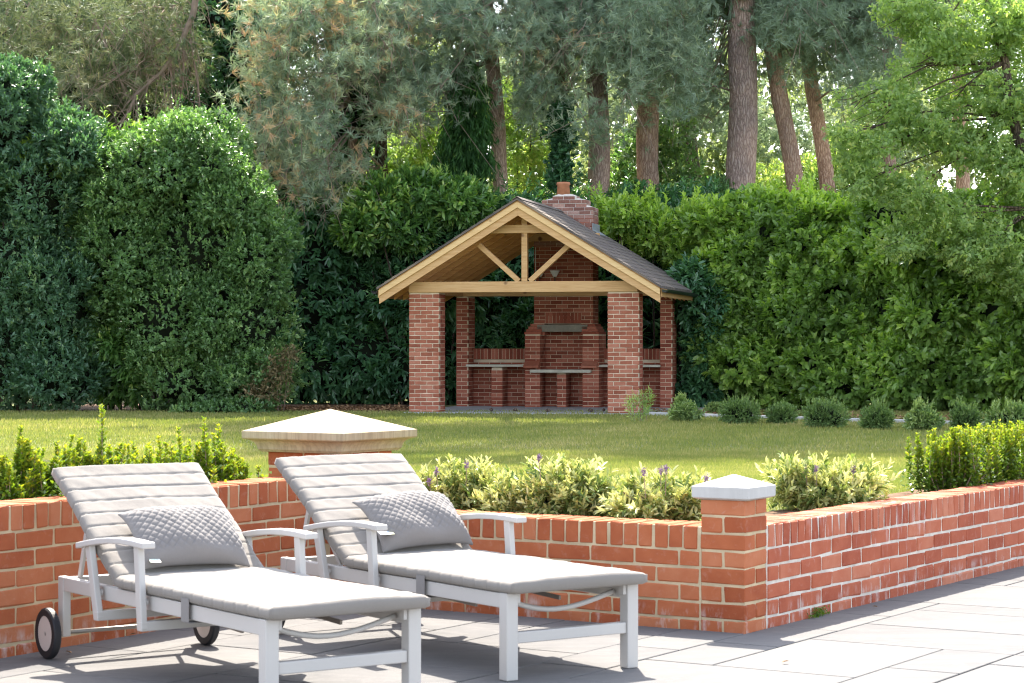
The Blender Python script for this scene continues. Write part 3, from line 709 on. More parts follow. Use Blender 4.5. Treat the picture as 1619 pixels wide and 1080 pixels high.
# ---------------------------------------------------------------- loungers
LW = 0.62
def cushion_mesh(name, w, l, t, panels, seed, groove=0.006, crown=0.006):
    """a flat upholstered pad: x width, y length, z thickness; quilt lines run across"""
    nx_, ny_ = 36, 150
    xs = np.linspace(-1, 1, nx_); ys = np.linspace(0, 1, ny_)
    X, Y = np.meshgrid(xs, ys, indexing='ij')
    rngs = np.random.RandomState(seed)
    ex = np.clip((1-np.abs(X))*w/2/0.013, 0, 1); ey = np.clip(np.minimum(Y, 1-Y)*l/0.013, 0, 1)
    edge = np.sqrt(np.clip(1-(1-ex)**2, 0, 1))*np.sqrt(np.clip(1-(1-ey)**2, 0, 1))
    ph = (Y*panels) % 1.0; g = np.minimum(ph, 1-ph)/panels*l
    inner = (Y > 0.4/panels) & (Y < 1-0.4/panels)
    puff = np.where(inner, np.clip(g/0.011, 0, 1), 1.0); puff = 1-(1-puff)**2
    wob = sum(np.sin(X*a+Y*b+c)*0.0007 for a, b, c in zip(rngs.uniform(2, 9, 6), rngs.uniform(5, 40, 6), rngs.uniform(0, 6, 6)))
    fine = sum(np.sin(X*a+Y*b+c)*0.0004 for a, b, c in zip(rngs.uniform(15, 40, 5), rngs.uniform(20, 90, 5), rngs.uniform(0, 6, 5)))
    Zt = t/2*(0.62+0.38*edge) + crown*(1-X**2)*edge - groove*(1-puff)*edge + (wob+fine)*edge
    Zb = -t/2*(0.62+0.38*edge)
    # the outline is a touch irregular
    sx = 1 + 0.008*np.sin(Y*11+seed) ; Xw = X*w/2*sx - X*0.0045*(1-puff)
    top = np.stack([Xw, Y*l, Zt], -1).reshape(-1, 3); bot = np.stack([Xw, Y*l, Zb], -1).reshape(-1, 3)
    V = np.concatenate([top, bot]); N = nx_*ny_
    i, j = np.meshgrid(np.arange(nx_-1), np.arange(ny_-1), indexing='ij'); a = (i*ny_+j).ravel()
    Ft = np.stack([a, a+ny_, a+ny_+1, a+1], -1); Fb = Ft[:, ::-1] + N
    def rim(ids):
        ids = np.array(ids); return np.stack([ids[:-1], ids[1:], ids[1:]+N, ids[:-1]+N], -1)
    e1 = rim(np.arange(ny_)); e2 = rim(((nx_-1)*ny_+np.arange(ny_))[::-1]); e3 = rim((np.arange(nx_)*ny_)[::-1]); e4 = rim(np.arange(nx_)*ny_+ny_-1)
    return np_mesh(name, V, [np.concatenate([Ft, Fb, e1, e2, e3, e4])], M['cushion'], smooth=True)

def pillow_mesh(name, w, h, t, seed, sag=0.0):
    nx_, ny_ = 110, 76
    A, B = np.meshgrid(np.linspace(-1, 1, nx_), np.linspace(-1, 1, ny_), indexing='ij')
    prof = np.clip((1-np.abs(A)**3.2), 0, 1)**0.6*np.clip((1-np.abs(B)**2.8), 0, 1)**0.6
    x = A*w/2*(1-0.07*(1-np.abs(A)**3)*np.abs(B)**2*0.0 - 0.055*(1-B**2)*np.abs(A)**4)
    y = B*h/2*(1-0.035*(1-A**2)*np.abs(B)**4)
    u = x/0.036; v = y/0.036
    d1 = np.abs(((u+v) % 1)-0.5); d2 = np.abs(((u-v) % 1)-0.5)
    q = np.clip(1-np.minimum(0.5-d1, 0.5-d2)/0.20, 0, 1)**1.4
    fade = np.clip((B+0.80)/0.2, 0, 1)                 # the lower third of the front is plain
    sg = np.random.RandomState(seed); wr = sum(np.sin(A*a+B*b+c)*0.002 for a, b, c in zip(sg.uniform(2, 7, 5), sg.uniform(2, 7, 5), sg.uniform(0, 6, 5)))
    zt = t*0.62*prof + wr*prof - 0.0060*q*fade*np.clip(prof*3, 0, 1)
    zb = -t*0.38*prof
    zt += 0.004*np.clip(1-prof*6, 0, 1); zb -= 0.004*np.clip(1-prof*6, 0, 1)   # piped seam
    dr = 0.025*np.abs(A)**3*np.abs(B)**3                                # corners droop back
    V = np.concatenate([np.stack([x, y, zt-dr], -1).reshape(-1, 3), np.stack([x, y, zb-dr], -1).reshape(-1, 3)]); N = nx_*ny_
    i, j = np.meshgrid(np.arange(nx_-1), np.arange(ny_-1), indexing='ij'); a = (i*ny_+j).ravel()
    Ft = np.stack([a, a+ny_, a+ny_+1, a+1], -1); Fb = Ft[:, ::-1]+N
    def rim(ids):
        ids = np.array(ids); return np.stack([ids[:-1], ids[1:], ids[1:]+N, ids[:-1]+N], -1)
    F = np.concatenate([Ft, Fb, rim(np.arange(ny_)), rim(((nx_-1)*ny_+np.arange(ny_))[::-1]), rim((np.arange(nx_)*ny_)[::-1]), rim(np.arange(nx_)*ny_+ny_-1)])
    return np_mesh(name, V, [F], M['pillow'], smooth=True)

def make_lounger(origin, label, seed):
    t = empty('sun_lounger', origin, R(35)); tag(t, label, 'sun lounger')
    mt = M['metal']; bv = 0.004
    T = 0.052
    for k, x in enumerate((0.0, LW-T)):
        s = MB(); s.box(x, x+T, -0.0, T, 0.0, 0.326); s.build('leg', mt, t, bevel=bv)
        s = MB(); s.box(x+0.004, x+T-0.014, T+0.001, 1.675, 0.268, 0.3235); s.build('side_rail', mt, t, bevel=bv)
        s = MB(); s.box(x+0.004, x+T-0.014, 1.677, 1.728, 0.085, 0.3235); s.build('leg', mt, t, bevel=bv)
        # small pad between leg and rail end
        s = MB(); s.box((x+T+0.001) if k == 0 else (x-0.016), (x+T+0.016) if k == 0 else (x-0.001), 0.008, 0.04, 0.285, 0.322); s.build('stop_pad', mt, t, bevel=0.002)
    s = MB(); s.box(T+0.001, LW-T-0.001, 0.008, 0.044, 0.135, 0.178); s.build('cross_bar', mt, t, bevel=bv)
    s = MB(); s.box(0.042, LW-0.045, 1.685, 1.72, 0.275, 0.32); s.build('rear_cross_bar', mt, t, bevel=bv)
    # bowed bar under the front edge
    pts = [(0.055+(LW-0.11)*q, 0.085+0.03*math.sin(math.pi*q), 0.292-0.055*math.sin(math.pi*q)) for q in np.linspace(0, 1, 13)]
    s = MB(); s.tube(pts, 0.0105, 8); s.build('bowed_bar', mt, t, smooth=True)
    pts = [(0.05+(LW-0.11)*q, 0.60+0.03*math.sin(math.pi*q), 0.285-0.06*math.sin(math.pi*q)) for q in np.linspace(0, 1, 13)]
    s = MB(); s.tube(pts, 0.010, 8); s.build('bowed_bar', mt, t, smooth=True)
    # sling slats under the seat
    for y in np.linspace(0.16, 1.08, 7):
        s = MB(); s.box(0.041, LW-0.053, y-0.03, y+0.03, 0.304, 0.318); s.build('seat_slat', mt, t, bevel=0.002, seg=1)
    # wheels
    axle = MB(); axle.tube([(-0.06, 1.705, 0.10), (LW+0.055, 1.705, 0.10)], 0.009, 8); axle.build('axle', M['steel'], t, smooth=True)
    for x, sg in ((-0.048, -1), (LW+0.030, 1)):
        def ring(r0, r1, x0, x1, n=40):
            s = MB()
            prof = [(r0, x0), (r1-0.006, x0), (r1, x0+0.006), (r1, x1-0.006), (r1-0.006, x1), (r0, x1)]
            for q in range(n):
                a = 2*math.pi*q/n
                for (r_, xx) in prof: s.v.append((xx, 1.705+r_*math.cos(a), 0.101+r_*math.sin(a)))
            k = len(prof)
            for q in range(n):
                q2 = (q+1) % n
                for i in range(k): s.f.append((q*k+i, q*k+(i+1) % k, q2*k+(i+1) % k, q2*k+i))
            return s
        w = ring(0.07, 0.101, x-0.015, x+0.017).build('wheel', M['rubber'], t, smooth=False)
        d = MB(); d.tube([(x-0.012, 1.705, 0.101), (x-0.011, 1.705, 0.101), (x+0.010, 1.705, 0.101), (x+0.011, 1.705, 0.101)], [0.084, 0.0885, 0.0885, 0.084], 40); d.build('wheel_disc', M['hub'], w)
    # seat pad
    c = link('seat_cushion', cushion_mesh('seat_cushion', LW+0.02, 1.215, 0.046, 15, seed, groove=0.0012, crown=0.008), None, t, (LW/2, -0.045, 0.349))
    bang = math.atan2(0.375, 0.56); bl = 0.70
    c = link('back_cushion', cushion_mesh('back_cushion', LW+0.02, bl, 0.048, 9, seed+5, groove=0.0055, crown=0.005), None, t, (LW/2, 1.165, 0.352), (bang, 0, 0))
    # back frame behind the pad
    for x in (0.06, LW-0.075):
        s = MB(); s.bar((x, 1.16, 0.305), (x, 1.16+math.cos(bang)*(bl-0.03), 0.305+math.sin(bang)*(bl-0.03)), 0.026, 0.024); s.build('back_frame', mt, t, bevel=0.003)
    for q in np.linspace(0.1, 0.92, 6):
        yy = 1.16+math.cos(bang)*bl*q; zz = 0.312+math.sin(bang)*bl*q
        s = MB(); s.bar((0.07, yy, zz), (LW-0.085, yy, zz), 0.012, 0.05, up=(0, math.sin(bang), -math.cos(bang))); s.build('back_slat', mt, t, bevel=0.002, seg=1)
    # back struts
    for x in (0.075, LW-0.09):
        s = MB(); s.bar((x, 1.30, 0.28), (x, 1.50, 0.50), 0.010, 0.020); s.build('support_strut', mt, t, bevel=0.002)
        s = MB(); s.bar((x+0.01, 1.70, 0.30), (x+0.01, 1.60, 0.585), 0.014, 0.024); s.build('support_strut', mt, t, bevel=0.002)
    # strap round seat pad
    s = MB()
    for x in (-0.0125, LW+0.0105): s.box(x, x+0.002, 0.545, 0.605, 0.262, 0.345)
    s.box(-0.010, LW+0.010, 0.545, 0.605, 0.258, 0.2605); s.build('strap', M['pillow'], t)
    # arm rests
    for k, x in enumerate((-0.050, LW+0.006)):
        top = [(0.83, 0.525), (0.92, 0.529), (1.02, 0.529), (1.12, 0.524), (1.22, 0.514), (1.32, 0.500), (1.42, 0.483)]
        pts = top + [(y, z-0.023) for y, z in reversed(top)]
        xx = x-0.008 if k == 0 else x
        s = MB(); s.prism(pts, lambda p, q, xx=xx: (xx + 0.055*q, p[0], p[1])); s.build('armrest', mt, t, bevel=0.004)
        s = MB(); s.bar((x+0.020, 0.915, 0.508), (x+0.020, 0.885, 0.200), 0.026, 0.042, up=(0, 1, 0)); s.build('arm_post', mt, t, bevel=bv)
        s = MB(); s.bar((x+0.020, 1.345, 0.476), (x+0.020, 1.265, 0.200), 0.026, 0.042, up=(0, 1, 0)); s.build('arm_post', mt, t, bevel=bv)
        for (yy, zz) in ((0.90, 0.30), (1.295, 0.30)):
            s = MB(); s.tube([(x+0.034, yy, zz), (x+0.046 if k == 0 else x-0.004, yy, zz)], 0.014, 12); s.build('pivot_bolt', mt, t)
    for yy in (0.884, 1.265):
        s = MB(); s.box(-0.044, LW+0.038, yy-0.018, yy+0.018, 0.196, 0.232); s.build('under_bar', mt, t, bevel=bv)
    # folding linkage
    for x in (0.10, LW-0.12):
        s = MB(); s.bar((x, 0.35, 0.245), (x, 1.25, 0.285), 0.010, 0.016); s.build('linkage_rod', M['steel'], t)
    s = MB(); s.tube([(0.05, 1.06, 0.262), (LW-0.06, 1.06, 0.262)], 0.010, 8); s.build('linkage_rod', M['steel'], t, smooth=True)
    return t, bang
OL = Vector((-0.826, 7.424, 0)); OR = Vector((-0.019, 8.199, 0))
_, BANG = make_lounger(OL, 'white sun lounger nearest the camera with its wheel against the left brick wall', 11)
make_lounger(OR, 'white sun lounger on the right in front of the large stone capped pier', 12)
def lp_(o, x, y, z):
    c, s_ = math.cos(R(35)), math.sin(R(35)); return Vector((o.x+c*x-s_*y, o.y+s_*x+c*y, z))
def put_pillow(o, x, y, z, label, seed, roll=0.0, w=0.46, h=0.305):
    p = link('quilted_pillow', pillow_mesh('quilted_pillow', w, h, 0.125, seed), None, None)
    p.matrix_world = Matrix.Translation(lp_(o, x, y, z)) @ Matrix.Rotation(R(35), 4, 'Z') @ Matrix.Rotation(BANG+R(7), 4, 'X') @ Matrix.Rotation(roll, 4, 'Z')
    tag(p, label, 'pillow'); return p
pA = put_pillow(OL, 0.325, 1.238, 0.502, 'grey diamond quilted pillow leaning on the left lounger backrest', 3, R(-2))
pB = put_pillow(OR, 0.385, 1.238, 0.502, 'grey diamond quilted pillow leaning on the right lounger backrest', 4, R(2))
def care_tag(p, x, y, z, cols):
    for k, c in enumerate(cols):
        s = MB(); s.add([(x+k*0.012, y, z), (x+k*0.012+0.03, y-0.004, z+0.004), (x+k*0.012+0.012, y-0.05, z+0.03), (x+k*0.012-0.018, y-0.045, z+0.028)], [(0, 1, 2, 3)])
        s.add([(x+k*0.012, y, z+0.001), (x+k*0.012+0.03, y-0.004, z+0.005), (x+k*0.012+0.012, y-0.05, z+0.031), (x+k*0.012-0.018, y-0.045, z+0.029)], [(3, 2, 1, 0)])
        s.build('care_tag', plain('care_tag_print', c, 0.5), p)
care_tag(pA, -0.20, -0.125, 0.01, [(0.55, 0.68, 0.60), (0.72, 0.74, 0.70)])
care_tag(pB, -0.235, -0.07, 0.02, [(0.25, 0.28, 0.36), (0.70, 0.72, 0.75), (0.45, 0.58, 0.70), (0.68, 0.72, 0.42)])

# ---------------------------------------------------------------- vegetation kit
RG = np.random.RandomState(21)
def unit(v): return v/np.maximum(np.linalg.norm(v, axis=-1, keepdims=True), 1e-9)
def rnd_dirs(n): return unit(RG.normal(size=(n, 3)))
def perp(d, r): return unit(np.cross(d, r))

def leaf_geo(base, d, nrm, L, W, kind='diamond', fold=0.18):
    """returns V, F for n leaves. L, W arrays"""
    n = len(base); L = np.broadcast_to(np.asarray(L, float), (n,))[:, None]; W = np.broadcast_to(np.asarray(W, float), (n,))[:, None]
    side = perp(d, nrm); up = unit(np.cross(side, d))
    if kind == 'needle':
        V = np.stack([base-side*W/2, base+side*W/2, base+d*L], 1).reshape(-1, 3)
        return V, np.arange(3*n).reshape(n, 3)
    if kind == 'diamond':
        V = np.stack([base, base+d*L*0.45+side*W/2+up*W*fold, base+d*L-up*L*0.08, base+d*L*0.45-side*W/2+up*W*fold], 1).reshape(-1, 3)
        return V, np.arange(4*n).reshape(n, 4)
    V = np.stack([base, base+d*L*0.25+side*W*0.42+up*W*fold, base+d*L*0.68+side*W*0.44+up*W*fold-up*L*0.03, base+d*L-up*L*0.10,
                  base+d*L*0.68-side*W*0.44+up*W*fold-up*L*0.03, base+d*L*0.25-side*W*0.42+up*W*fold], 1).reshape(-1, 3)
    k = np.arange(n)*6
    F = np.concatenate([np.stack([k, k+1, k+2, k+3], 1), np.stack([k, k+3, k+4, k+5], 1)])
    return V, F

class Foliage:
    def __init__(s, kind): s.kind = kind; s.V = []; s.F = []; s.r = []; s.n = 0
    def add(s, base, d, nrm, L, W, rnd, fold=0.18):
        V, F = leaf_geo(base, d, nrm, L, W, s.kind, fold)
        s.V.append(V); s.F.append(F+s.n); s.n += len(V)
        s.r.append(np.concatenate([rnd, rnd]) if s.kind == 'oval' else rnd)
    def build(s, name, mat, parent=None, kind=None, label=None):
        if not s.V: return None
        me = np_mesh(name, np.concatenate(s.V), [np.concatenate(s.F)], mat, np.concatenate(s.r))
        o = link(name, me, None, parent)
        if kind: o['kind'] = kind
        return o

def vnoise(p, f, seed=0):
    """cheap smooth pseudo noise, -1..1"""
    r = np.random.RandomState(seed); o = np.zeros(len(p))
    for k in range(5):
        a = r.normal(size=3)*f; b_ = r.normal(size=3)*f*1.9
        o += np.sin(p @ a + r.uniform(0, 6)) * np.cos(p @ b_ + r.uniform(0, 6))
    return o/2.2

def shell_points(lobes, n, depth=0.35, lump=0.12, lf=1.2, back=0.25, zmin=-0.02, seed=0):
    """points near the surface of a union of ellipsoids, with outward normals. lobes: (cx,cy,cz,rx,ry,rz)"""
    lobes = np.array(lobes, float)
    area = (lobes[:, 3]*lobes[:, 5]+lobes[:, 4]*lobes[:, 5]+lobes[:, 3]*lobes[:, 4]); w = area/area.sum()
    P = []; N = []
    tot = 0
    for _ in range(12):
        k = RG.choice(len(lobes), size=n*2, p=w); u = rnd_dirs(n*2)
        keep = (u[:, 1] < 0.25) | (RG.rand(n*2) < back); k = k[keep]; u = u[keep]
        c = lobes[k, :3]; r = lobes[k, 3:]
        p0 = c+u*r; dsp = vnoise(p0, lf, seed)*lump + vnoise(p0, lf*3.1, seed+1)*lump*0.5
        rad = 1+dsp - depth*RG.rand(len(k))**1.6
        p = c+u*r*rad[:, None]; nn = unit(u/r)
        ok = p[:, 2] > zmin
        for i in range(len(lobes)):
            q = (p-lobes[i, :3])/lobes[i, 3:]; dist = np.linalg.norm(q, axis=1)
            ok &= (dist > 0.62) | (k == i)
        P.append(p[ok]); N.append(nn[ok]); tot += ok.sum()
        if tot >= n: break
    P = np.concatenate(P)[:n]; N = np.concatenate(N)[:n]; return P, N

def sprays(fol, P, N, nl, twig, L, W, up=0.35, out=0.7, rand=0.5, ang=0.9, rmean=0.4, rvar=0.25, tipb=0.25, droop=0.0, vary=0.3, rb=None, face=0.35):
    """at every point a short twig with nl leaves round it"""
    n = len(P)
    D = unit(N*out+np.array([0, 0, up])+rnd_dirs(n)*rand)
    cl = RG.normal(size=n)*rvar*0.7
    for q in range(nl):
        t = (q+0.5)/nl
        rd_ = perp(D, rnd_dirs(n)); a = ang*(1-0.55*t)
        d = unit(D*math.cos(a)+rd_*math.sin(a)+np.array([0, 0, -droop])+RG.normal(size=(n, 3))*0.12)
        base = P+D*twig*(t-0.5)
        nrm = unit(D*0.9+np.array([0, 0, 0.6])+N*face+rnd_dirs(n)*0.3)
        s_ = 1+RG.uniform(-vary, vary, n)
        r = np.clip(rmean+cl+RG.normal(size=n)*rvar*0.4+tipb*(t-0.4)+(rb if rb is not None else 0), 0, 1)
        fol.add(base, d, nrm, L*s_*(1-0.25*t), W*s_*(1-0.2*t), r)

def core_mesh(lobes, k=0.72, zmin=-0.05):  # dark solids inside the foliage, standing in for its inner shade
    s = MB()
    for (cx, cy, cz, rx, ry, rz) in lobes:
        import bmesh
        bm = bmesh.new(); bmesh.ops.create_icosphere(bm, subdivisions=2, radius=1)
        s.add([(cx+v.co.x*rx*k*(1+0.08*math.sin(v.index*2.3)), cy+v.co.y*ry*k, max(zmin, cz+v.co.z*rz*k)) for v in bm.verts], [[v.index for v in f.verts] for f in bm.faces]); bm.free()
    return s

def shrub(name, label, cat, base, lobes, nspray, mat, nl=6, twig=0.14, L=0.13, W=0.05, kind='oval', group=None, depth=0.35, lump=0.12, lf=1.2, core=0.7, stems=5, stemr=0.02, back=0.2, fol_name='foliage', seed=1, bumps=0, bumpr=0.4, shoots=0, shootlen=0.45, holes=None, drift=0.2, **kw):
    """lobes relative to base"""
    t = empty(name, base); tag(t, label, cat, group)
    lobes0 = lobes
    if bumps:
        ex = []; lb = np.array(lobes)
        for i in range(bumps):
            l_ = lb[RG.randint(len(lb))]; u = rnd_dirs(1)[0]; u[1] = -abs(u[1])
            if u[2] < -0.3: u[2] = -u[2]
            c = l_[:3]+u*l_[3:]*RG.uniform(0.80, 0.98); r_ = bumpr*RG.uniform(0.6, 1.35)
            if c[2] < r_*0.6: c[2] = r_*0.6
            ex.append((c[0], c[1], c[2], r_*1.1, r_*0.9, r_*RG.uniform(0.6, 0.95)))
        lobes = list(map(tuple, lobes))+ex
    P, N = shell_points(lobes, nspray, depth, lump, lf, back, -0.0, seed)
    if holes is not None:
        keep = vnoise(P, 1.6, seed+3) > holes; P, N = P[keep], N[keep]
    kw2 = dict(kw); kw2['rb'] = vnoise(P, 1.3, seed+4)*drift
    f = Foliage(kind); sprays(f, P, N, nl, twig, L, W, **kw2)
    if shoots:
        P2, N2 = shell_points(lobes0, shoots*3, 0.02, lump, lf, back, 0.3, seed+7)
        ok = N2[:, 2] > -0.15; P2, N2 = P2[ok][:shoots], N2[ok][:shoots]
        SL = RG.uniform(0.5, 1.3, len(P2))[:, None]*shootlen
        ax = unit(N2*0.6+np.array([0, 0, 0.8])+rnd_dirs(len(P2))*0.45)
        for q in np.linspace(0, 1, 6):
            sprays(f, P2+ax*SL*q, ax, max(3, nl-2), twig*0.8, L*(1.05-0.45*q), W*(1.05-0.45*q), **{**kw, 'up': 0.3, 'rmean': min(1, kw.get('rmean', 0.4)+0.15+0.2*q)})
    f.build(fol_name, mat, t)
    if core: core_mesh(lobes0, core).build('shade_core', M['core'], t)
    s = MB()
    for i in range(stems):
        lb = lobes[i % len(lobes)]; a = random.uniform(0, 6.3)
        p0 = (random.uniform(-0.1, 0.1)+lb[0]*0.5, random.uniform(-0.05, 0.05)+lb[1]*0.5, -0.05)
        p2 = (lb[0]+math.cos(a)*lb[3]*0.5, lb[1]+math.sin(a)*lb[4]*0.5, lb[2]+lb[5]*0.6)
        p1 = ((p0[0]*0.6+p2[0]*0.4)+random.uniform(-.05, .05), (p0[1]*0.6+p2[1]*0.4), p2[2]*0.45)
        s.tube([p0, p1, p2], [stemr, stemr*0.7, stemr*0.3], 6)
    s.build('stems', M['bark_dark'] if stemr > 0.01 else M['twig'], t)['kind'] = 'stuff'
    return t

def lobes_px(specs, Y, base, ry=1.5):
    """(px,py,rx_px,rz_px[,dY[,ry]]) -> lobes relative to base"""
    out = []
    for sp_ in specs:
        dY = sp_[4] if len(sp_) > 4 else 0; r_y = sp_[5] if len(sp_) > 5 else ry
        y = Y+dY; c = at(sp_[0], sp_[1], y)-base; k = y/3500.0
        out.append((c.x, c.y, c.z, sp_[2]*k, r_y, sp_[3]*k))
    return out
G0 = -0.05

# --- pines
def trunk_mesh(t, p0, p1, r0, r1, mat, bend=0.15, n=14, nring=26, ztop=None):
    s = MB(); pts = []; rs_ = []
    p0 = Vector(p0); p1 = Vector(p1)
    for i in range(nring+1):
        q = i/nring; p = p0.lerp(p1, q); p.x += bend*math.sin(q*5+p0.x)*q; pts.append(p)
        rr = r0+(r1-r0)*q; rr *= 1+0.035*math.sin(q*23+p0.x*3)
        if q < 0.05: rr *= 1.25-q*5
        rs_.append(rr)
    s.tube(pts, rs_, n); o = s.build('trunk', mat, None, smooth=True); o.parent = t; return pts

def tuft_block(fol, C, nt, spread, nn, L, W, rmean, rvar, droop=0.0, up=0.3):
    """clumps: each centre C gets nt tufts of nn needles"""
    n = len(C)*nt
    c = np.repeat(C, nt, 0)+RG.normal(size=(n, 3))*spread
    D = unit(rnd_dirs(n)*0.9+np.array([0, -0.25, up-droop]))
    base = c
    cl = np.repeat(RG.normal(size=len(C))*rvar, nt)+RG.normal(size=n)*rvar*0.4
    for q in range(nn):
        rd_ = perp(D, rnd_dirs(n)); a = RG.uniform(0.15, 1.25, n)[:, None]
        d = unit(D*np.cos(a)+rd_*np.sin(a)-np.array([0, 0, droop*0.4]))
        Lq = L*RG.uniform(0.7, 1.15, n)
        b0 = base - D*RG.uniform(0, 0.08, n)[:, None]
        fol.add(b0, d, rnd_dirs(n), Lq, W, np.clip(rmean+cl+RG.normal(size=n)*0.06, 0, 1))

def in_lobes(lobes, n, power=0.45, lf=1.3, thr=-0.25, seed=0):
    lobes = np.array(lobes, float); vol = lobes[:, 3]*lobes[:, 5]; w = vol/vol.sum()
    k = RG.choice(len(lobes), size=n*3, p=w); u = rnd_dirs(n*3)*(RG.rand(n*3)**power)[:, None]
    p = lobes[k, :3]+u*lobes[k, 3:]
    ok = vnoise(p, lf, seed) > thr
    return p[ok][:n]

def pine(label, px0, py0, px1, py1, Y, r0, mat, flobes, nclump, rmean=0.4, rvar=0.12, H=30.0, nt=10, nn=14, droop=0.15, upper=True, name='pine_tree', twigs=True, needle=None, L=0.22, dead=0, ucount=620, thr=-0.25, urad=2.6, vis=None):
    a = at(px0, py0, Y); b_ = at(px1, py1, Y); d = (b_-a)/(b_.z-a.z)
    foot = a + d*(G0-0.1-a.z); top = a + d*(H-a.z)
    top.x = a.x + (top.x-a.x)*0.5
    t = empty(name, (foot.x, foot.y, G0)); tag(t, label, 'pine tree')
    off = Vector((foot.x, foot.y, G0))
    mid = a + d*(9.0-a.z)
    s = MB(); pts = [foot-off]; rr = [r0*1.25]
    nr = 40
    for i in range(1, nr+1):
        z = (G0-0.1)+(H-G0)*i/nr
        if z < 9: p = a+d*(z-a.z)
        else: p = mid + Vector(((top.x-mid.x)*(z-9)/(H-9), 0, z-9))
        p = Vector((p.x+0.03*math.sin(z*1.7+px0), p.y, z)); pts.append(p-off)
        rr.append(r0*(1.02-0.72*max(0, z-2)/(H-2))*(1+0.03*math.sin(z*3.1+px0)))
    s.tube(pts, rr, 18); o = s.build('trunk', mat, t, smooth=True)
    fol = Foliage('needle'); br = MB(); nd = needle or M['needle']
    if flobes:
        rel = [(l_[0]-off.x, l_[1]-off.y, l_[2]-off.z, l_[3], l_[4], l_[5]) for l_ in flobes]
        nclump = int(nclump*0.72); C = in_lobes(rel, nclump, thr=thr, seed=int(px0))
        if vis is not None:     # the bare length of the trunk stays in view
            zv = at(0, vis, Y).z; kx = (C[:, 0]+off.x)/(C[:, 1]+off.y)*Y; zz = 1.26+(C[:, 2]+off.z-1.26)*Y/(C[:, 1]+off.y)
            tx = a.x + d.x*(zz-a.z)
            hide = (np.abs(kx-tx) < r0+0.32) & (zz < zv) & (C[:, 1]+off.y < Y+0.1) & (RG.rand(len(C)) < 0.92); C = C[~hide]
        tuft_block(fol, C, nt, 0.22, nn, L, 0.016, rmean, rvar, droop)
        idx = RG.choice(len(C), size=min(len(C), max(6, nclump//7)), replace=False)
        for i in idx:
            c = Vector(C[i]); zb = max(1.5, c.z+random.uniform(0.2, 1.6)); tp = min(range(len(pts)), key=lambda q: abs(pts[q].z-zb)); b0 = pts[tp]
            m1 = b0.lerp(c, 0.5); m1.z += random.uniform(0.1, 0.5); br.tube([b0, m1, c], [0.035, 0.02, 0.006], 5)
            for _ in range(3):
                e = c+Vector(RG.normal(size=3)*0.5)+Vector((0, 0, -0.25)); br.tube([c.lerp(m1, 0.25), e], [0.008, 0.003], 4)
        for _ in range(dead):
            c = Vector(C[RG.randint(len(C))]); e = c+Vector((random.uniform(-.5, .5), random.uniform(-.2, .2), -random.uniform(0.2, 0.9)))
            br.tube([c, c.lerp(e, 0.5)+Vector((0.08, 0, 0.05)), e], [0.008, 0.006, 0.002], 4)
    if upper:   # the crown above the picture, which shades the lawn
        zc = np.concatenate([[9.6, 11.5], np.linspace(14.0 if H < 22 else 19.0, H, 6)])
        ul = [(pts[min(nr, int((z-G0)/(H-G0)*nr))].x+random.uniform(-0.8, 0.8), random.uniform(-0.8, 0.8), z, urad*random.uniform(0.7, 1.15)*(1-0.5*(z-9)/(H-7)), urad*0.8, 1.0) for z in zc]
        C = in_lobes(ul, ucount, lf=0.7, thr=-0.1, seed=int(px0)+3)
        tuft_block(fol, C, 5, 0.28, 9, 0.42, 0.075, rmean, rvar, 0.05)
        for u_ in ul:
            e = Vector(u_[:3]); b0 = pts[min(nr, int((e.z-G0-0.6)/(H-G0)*nr))]
            for _ in range(3):
                e2 = e+Vector((random.uniform(-1, 1)*u_[3], random.uniform(-1, 1)*u_[4], 0)); br.tube([b0, b0.lerp(e2, 0.5)+Vector((0, 0, .2)), e2], [0.07, 0.045, 0.015], 5)
    fol.build('crown', nd, t)
    if br.v: br.build('twigs', M['twig'], t)['kind'] = 'stuff'  # holds the limbs off the trunk as well as their twigs
    return t
def LB(specs, Y, ry=2.4):
    return [(c.x, c.y, c.z, s_[2]*Y/3500, ry, s_[3]*Y/3500) for s_ in specs for c in [at(s_[0], s_[1], Y)]]

pine('pine with a reddish trunk hidden in drooping blue-green needles left of the pavilion', 550, 110, 541, 0, 48.5, 0.17, M['bark_red'],
     LB([(430, 50, 75, 95), (520, 120, 100, 120), (455, 220, 70, 75), (560, 40, 80, 80), (400, 140, 50, 70), (520, 235, 80, 65), (480, 15, 90, 60), (590, 130, 50, 90), (620, 40, 60, 60)], 45.0), 520, vis=120, rmean=0.5, rvar=0.28, dead=220, nn=17, H=22, ucount=320)
pine('dark trunked pine just left of the pavilion, its trunk bare above the laurels', 605, 270, 596, 0, 49.0, 0.15, M['bark_dark'],
     LB([(590, 60, 60, 90), (620, 190, 40, 60), (560, 290, 60, 40), (495, 295, 55, 40)], 45.8), 170, vis=20, rmean=0.55, rvar=0.2, dead=40)
pine('slim leaning pine whose trunk meets the left slope of the pavilion roof', 795, 320, 772, 20, 48.0, 0.175, M['bark'],
     LB([(700, 50, 90, 80), (795, 60, 85, 65), (680, 150, 60, 45), (640, 130, 40, 80), (750, 20, 60, 50), (830, 10, 70, 50), (740, 100, 60, 50)], 46.6), 400, vis=110, rmean=0.3, rvar=0.22, dead=120)
pine('ivy clad pine directly behind the chimney pot', 893, 300, 884, 60, 48.6, 0.17, M['bark_dark'],
     LB([(870, 90, 60, 70), (905, 195, 60, 40), (845, 160, 40, 50), (870, 20, 70, 50), (905, 250, 40, 30)], 47), 280, vis=165, rmean=0.3, rvar=0.22, dead=20)
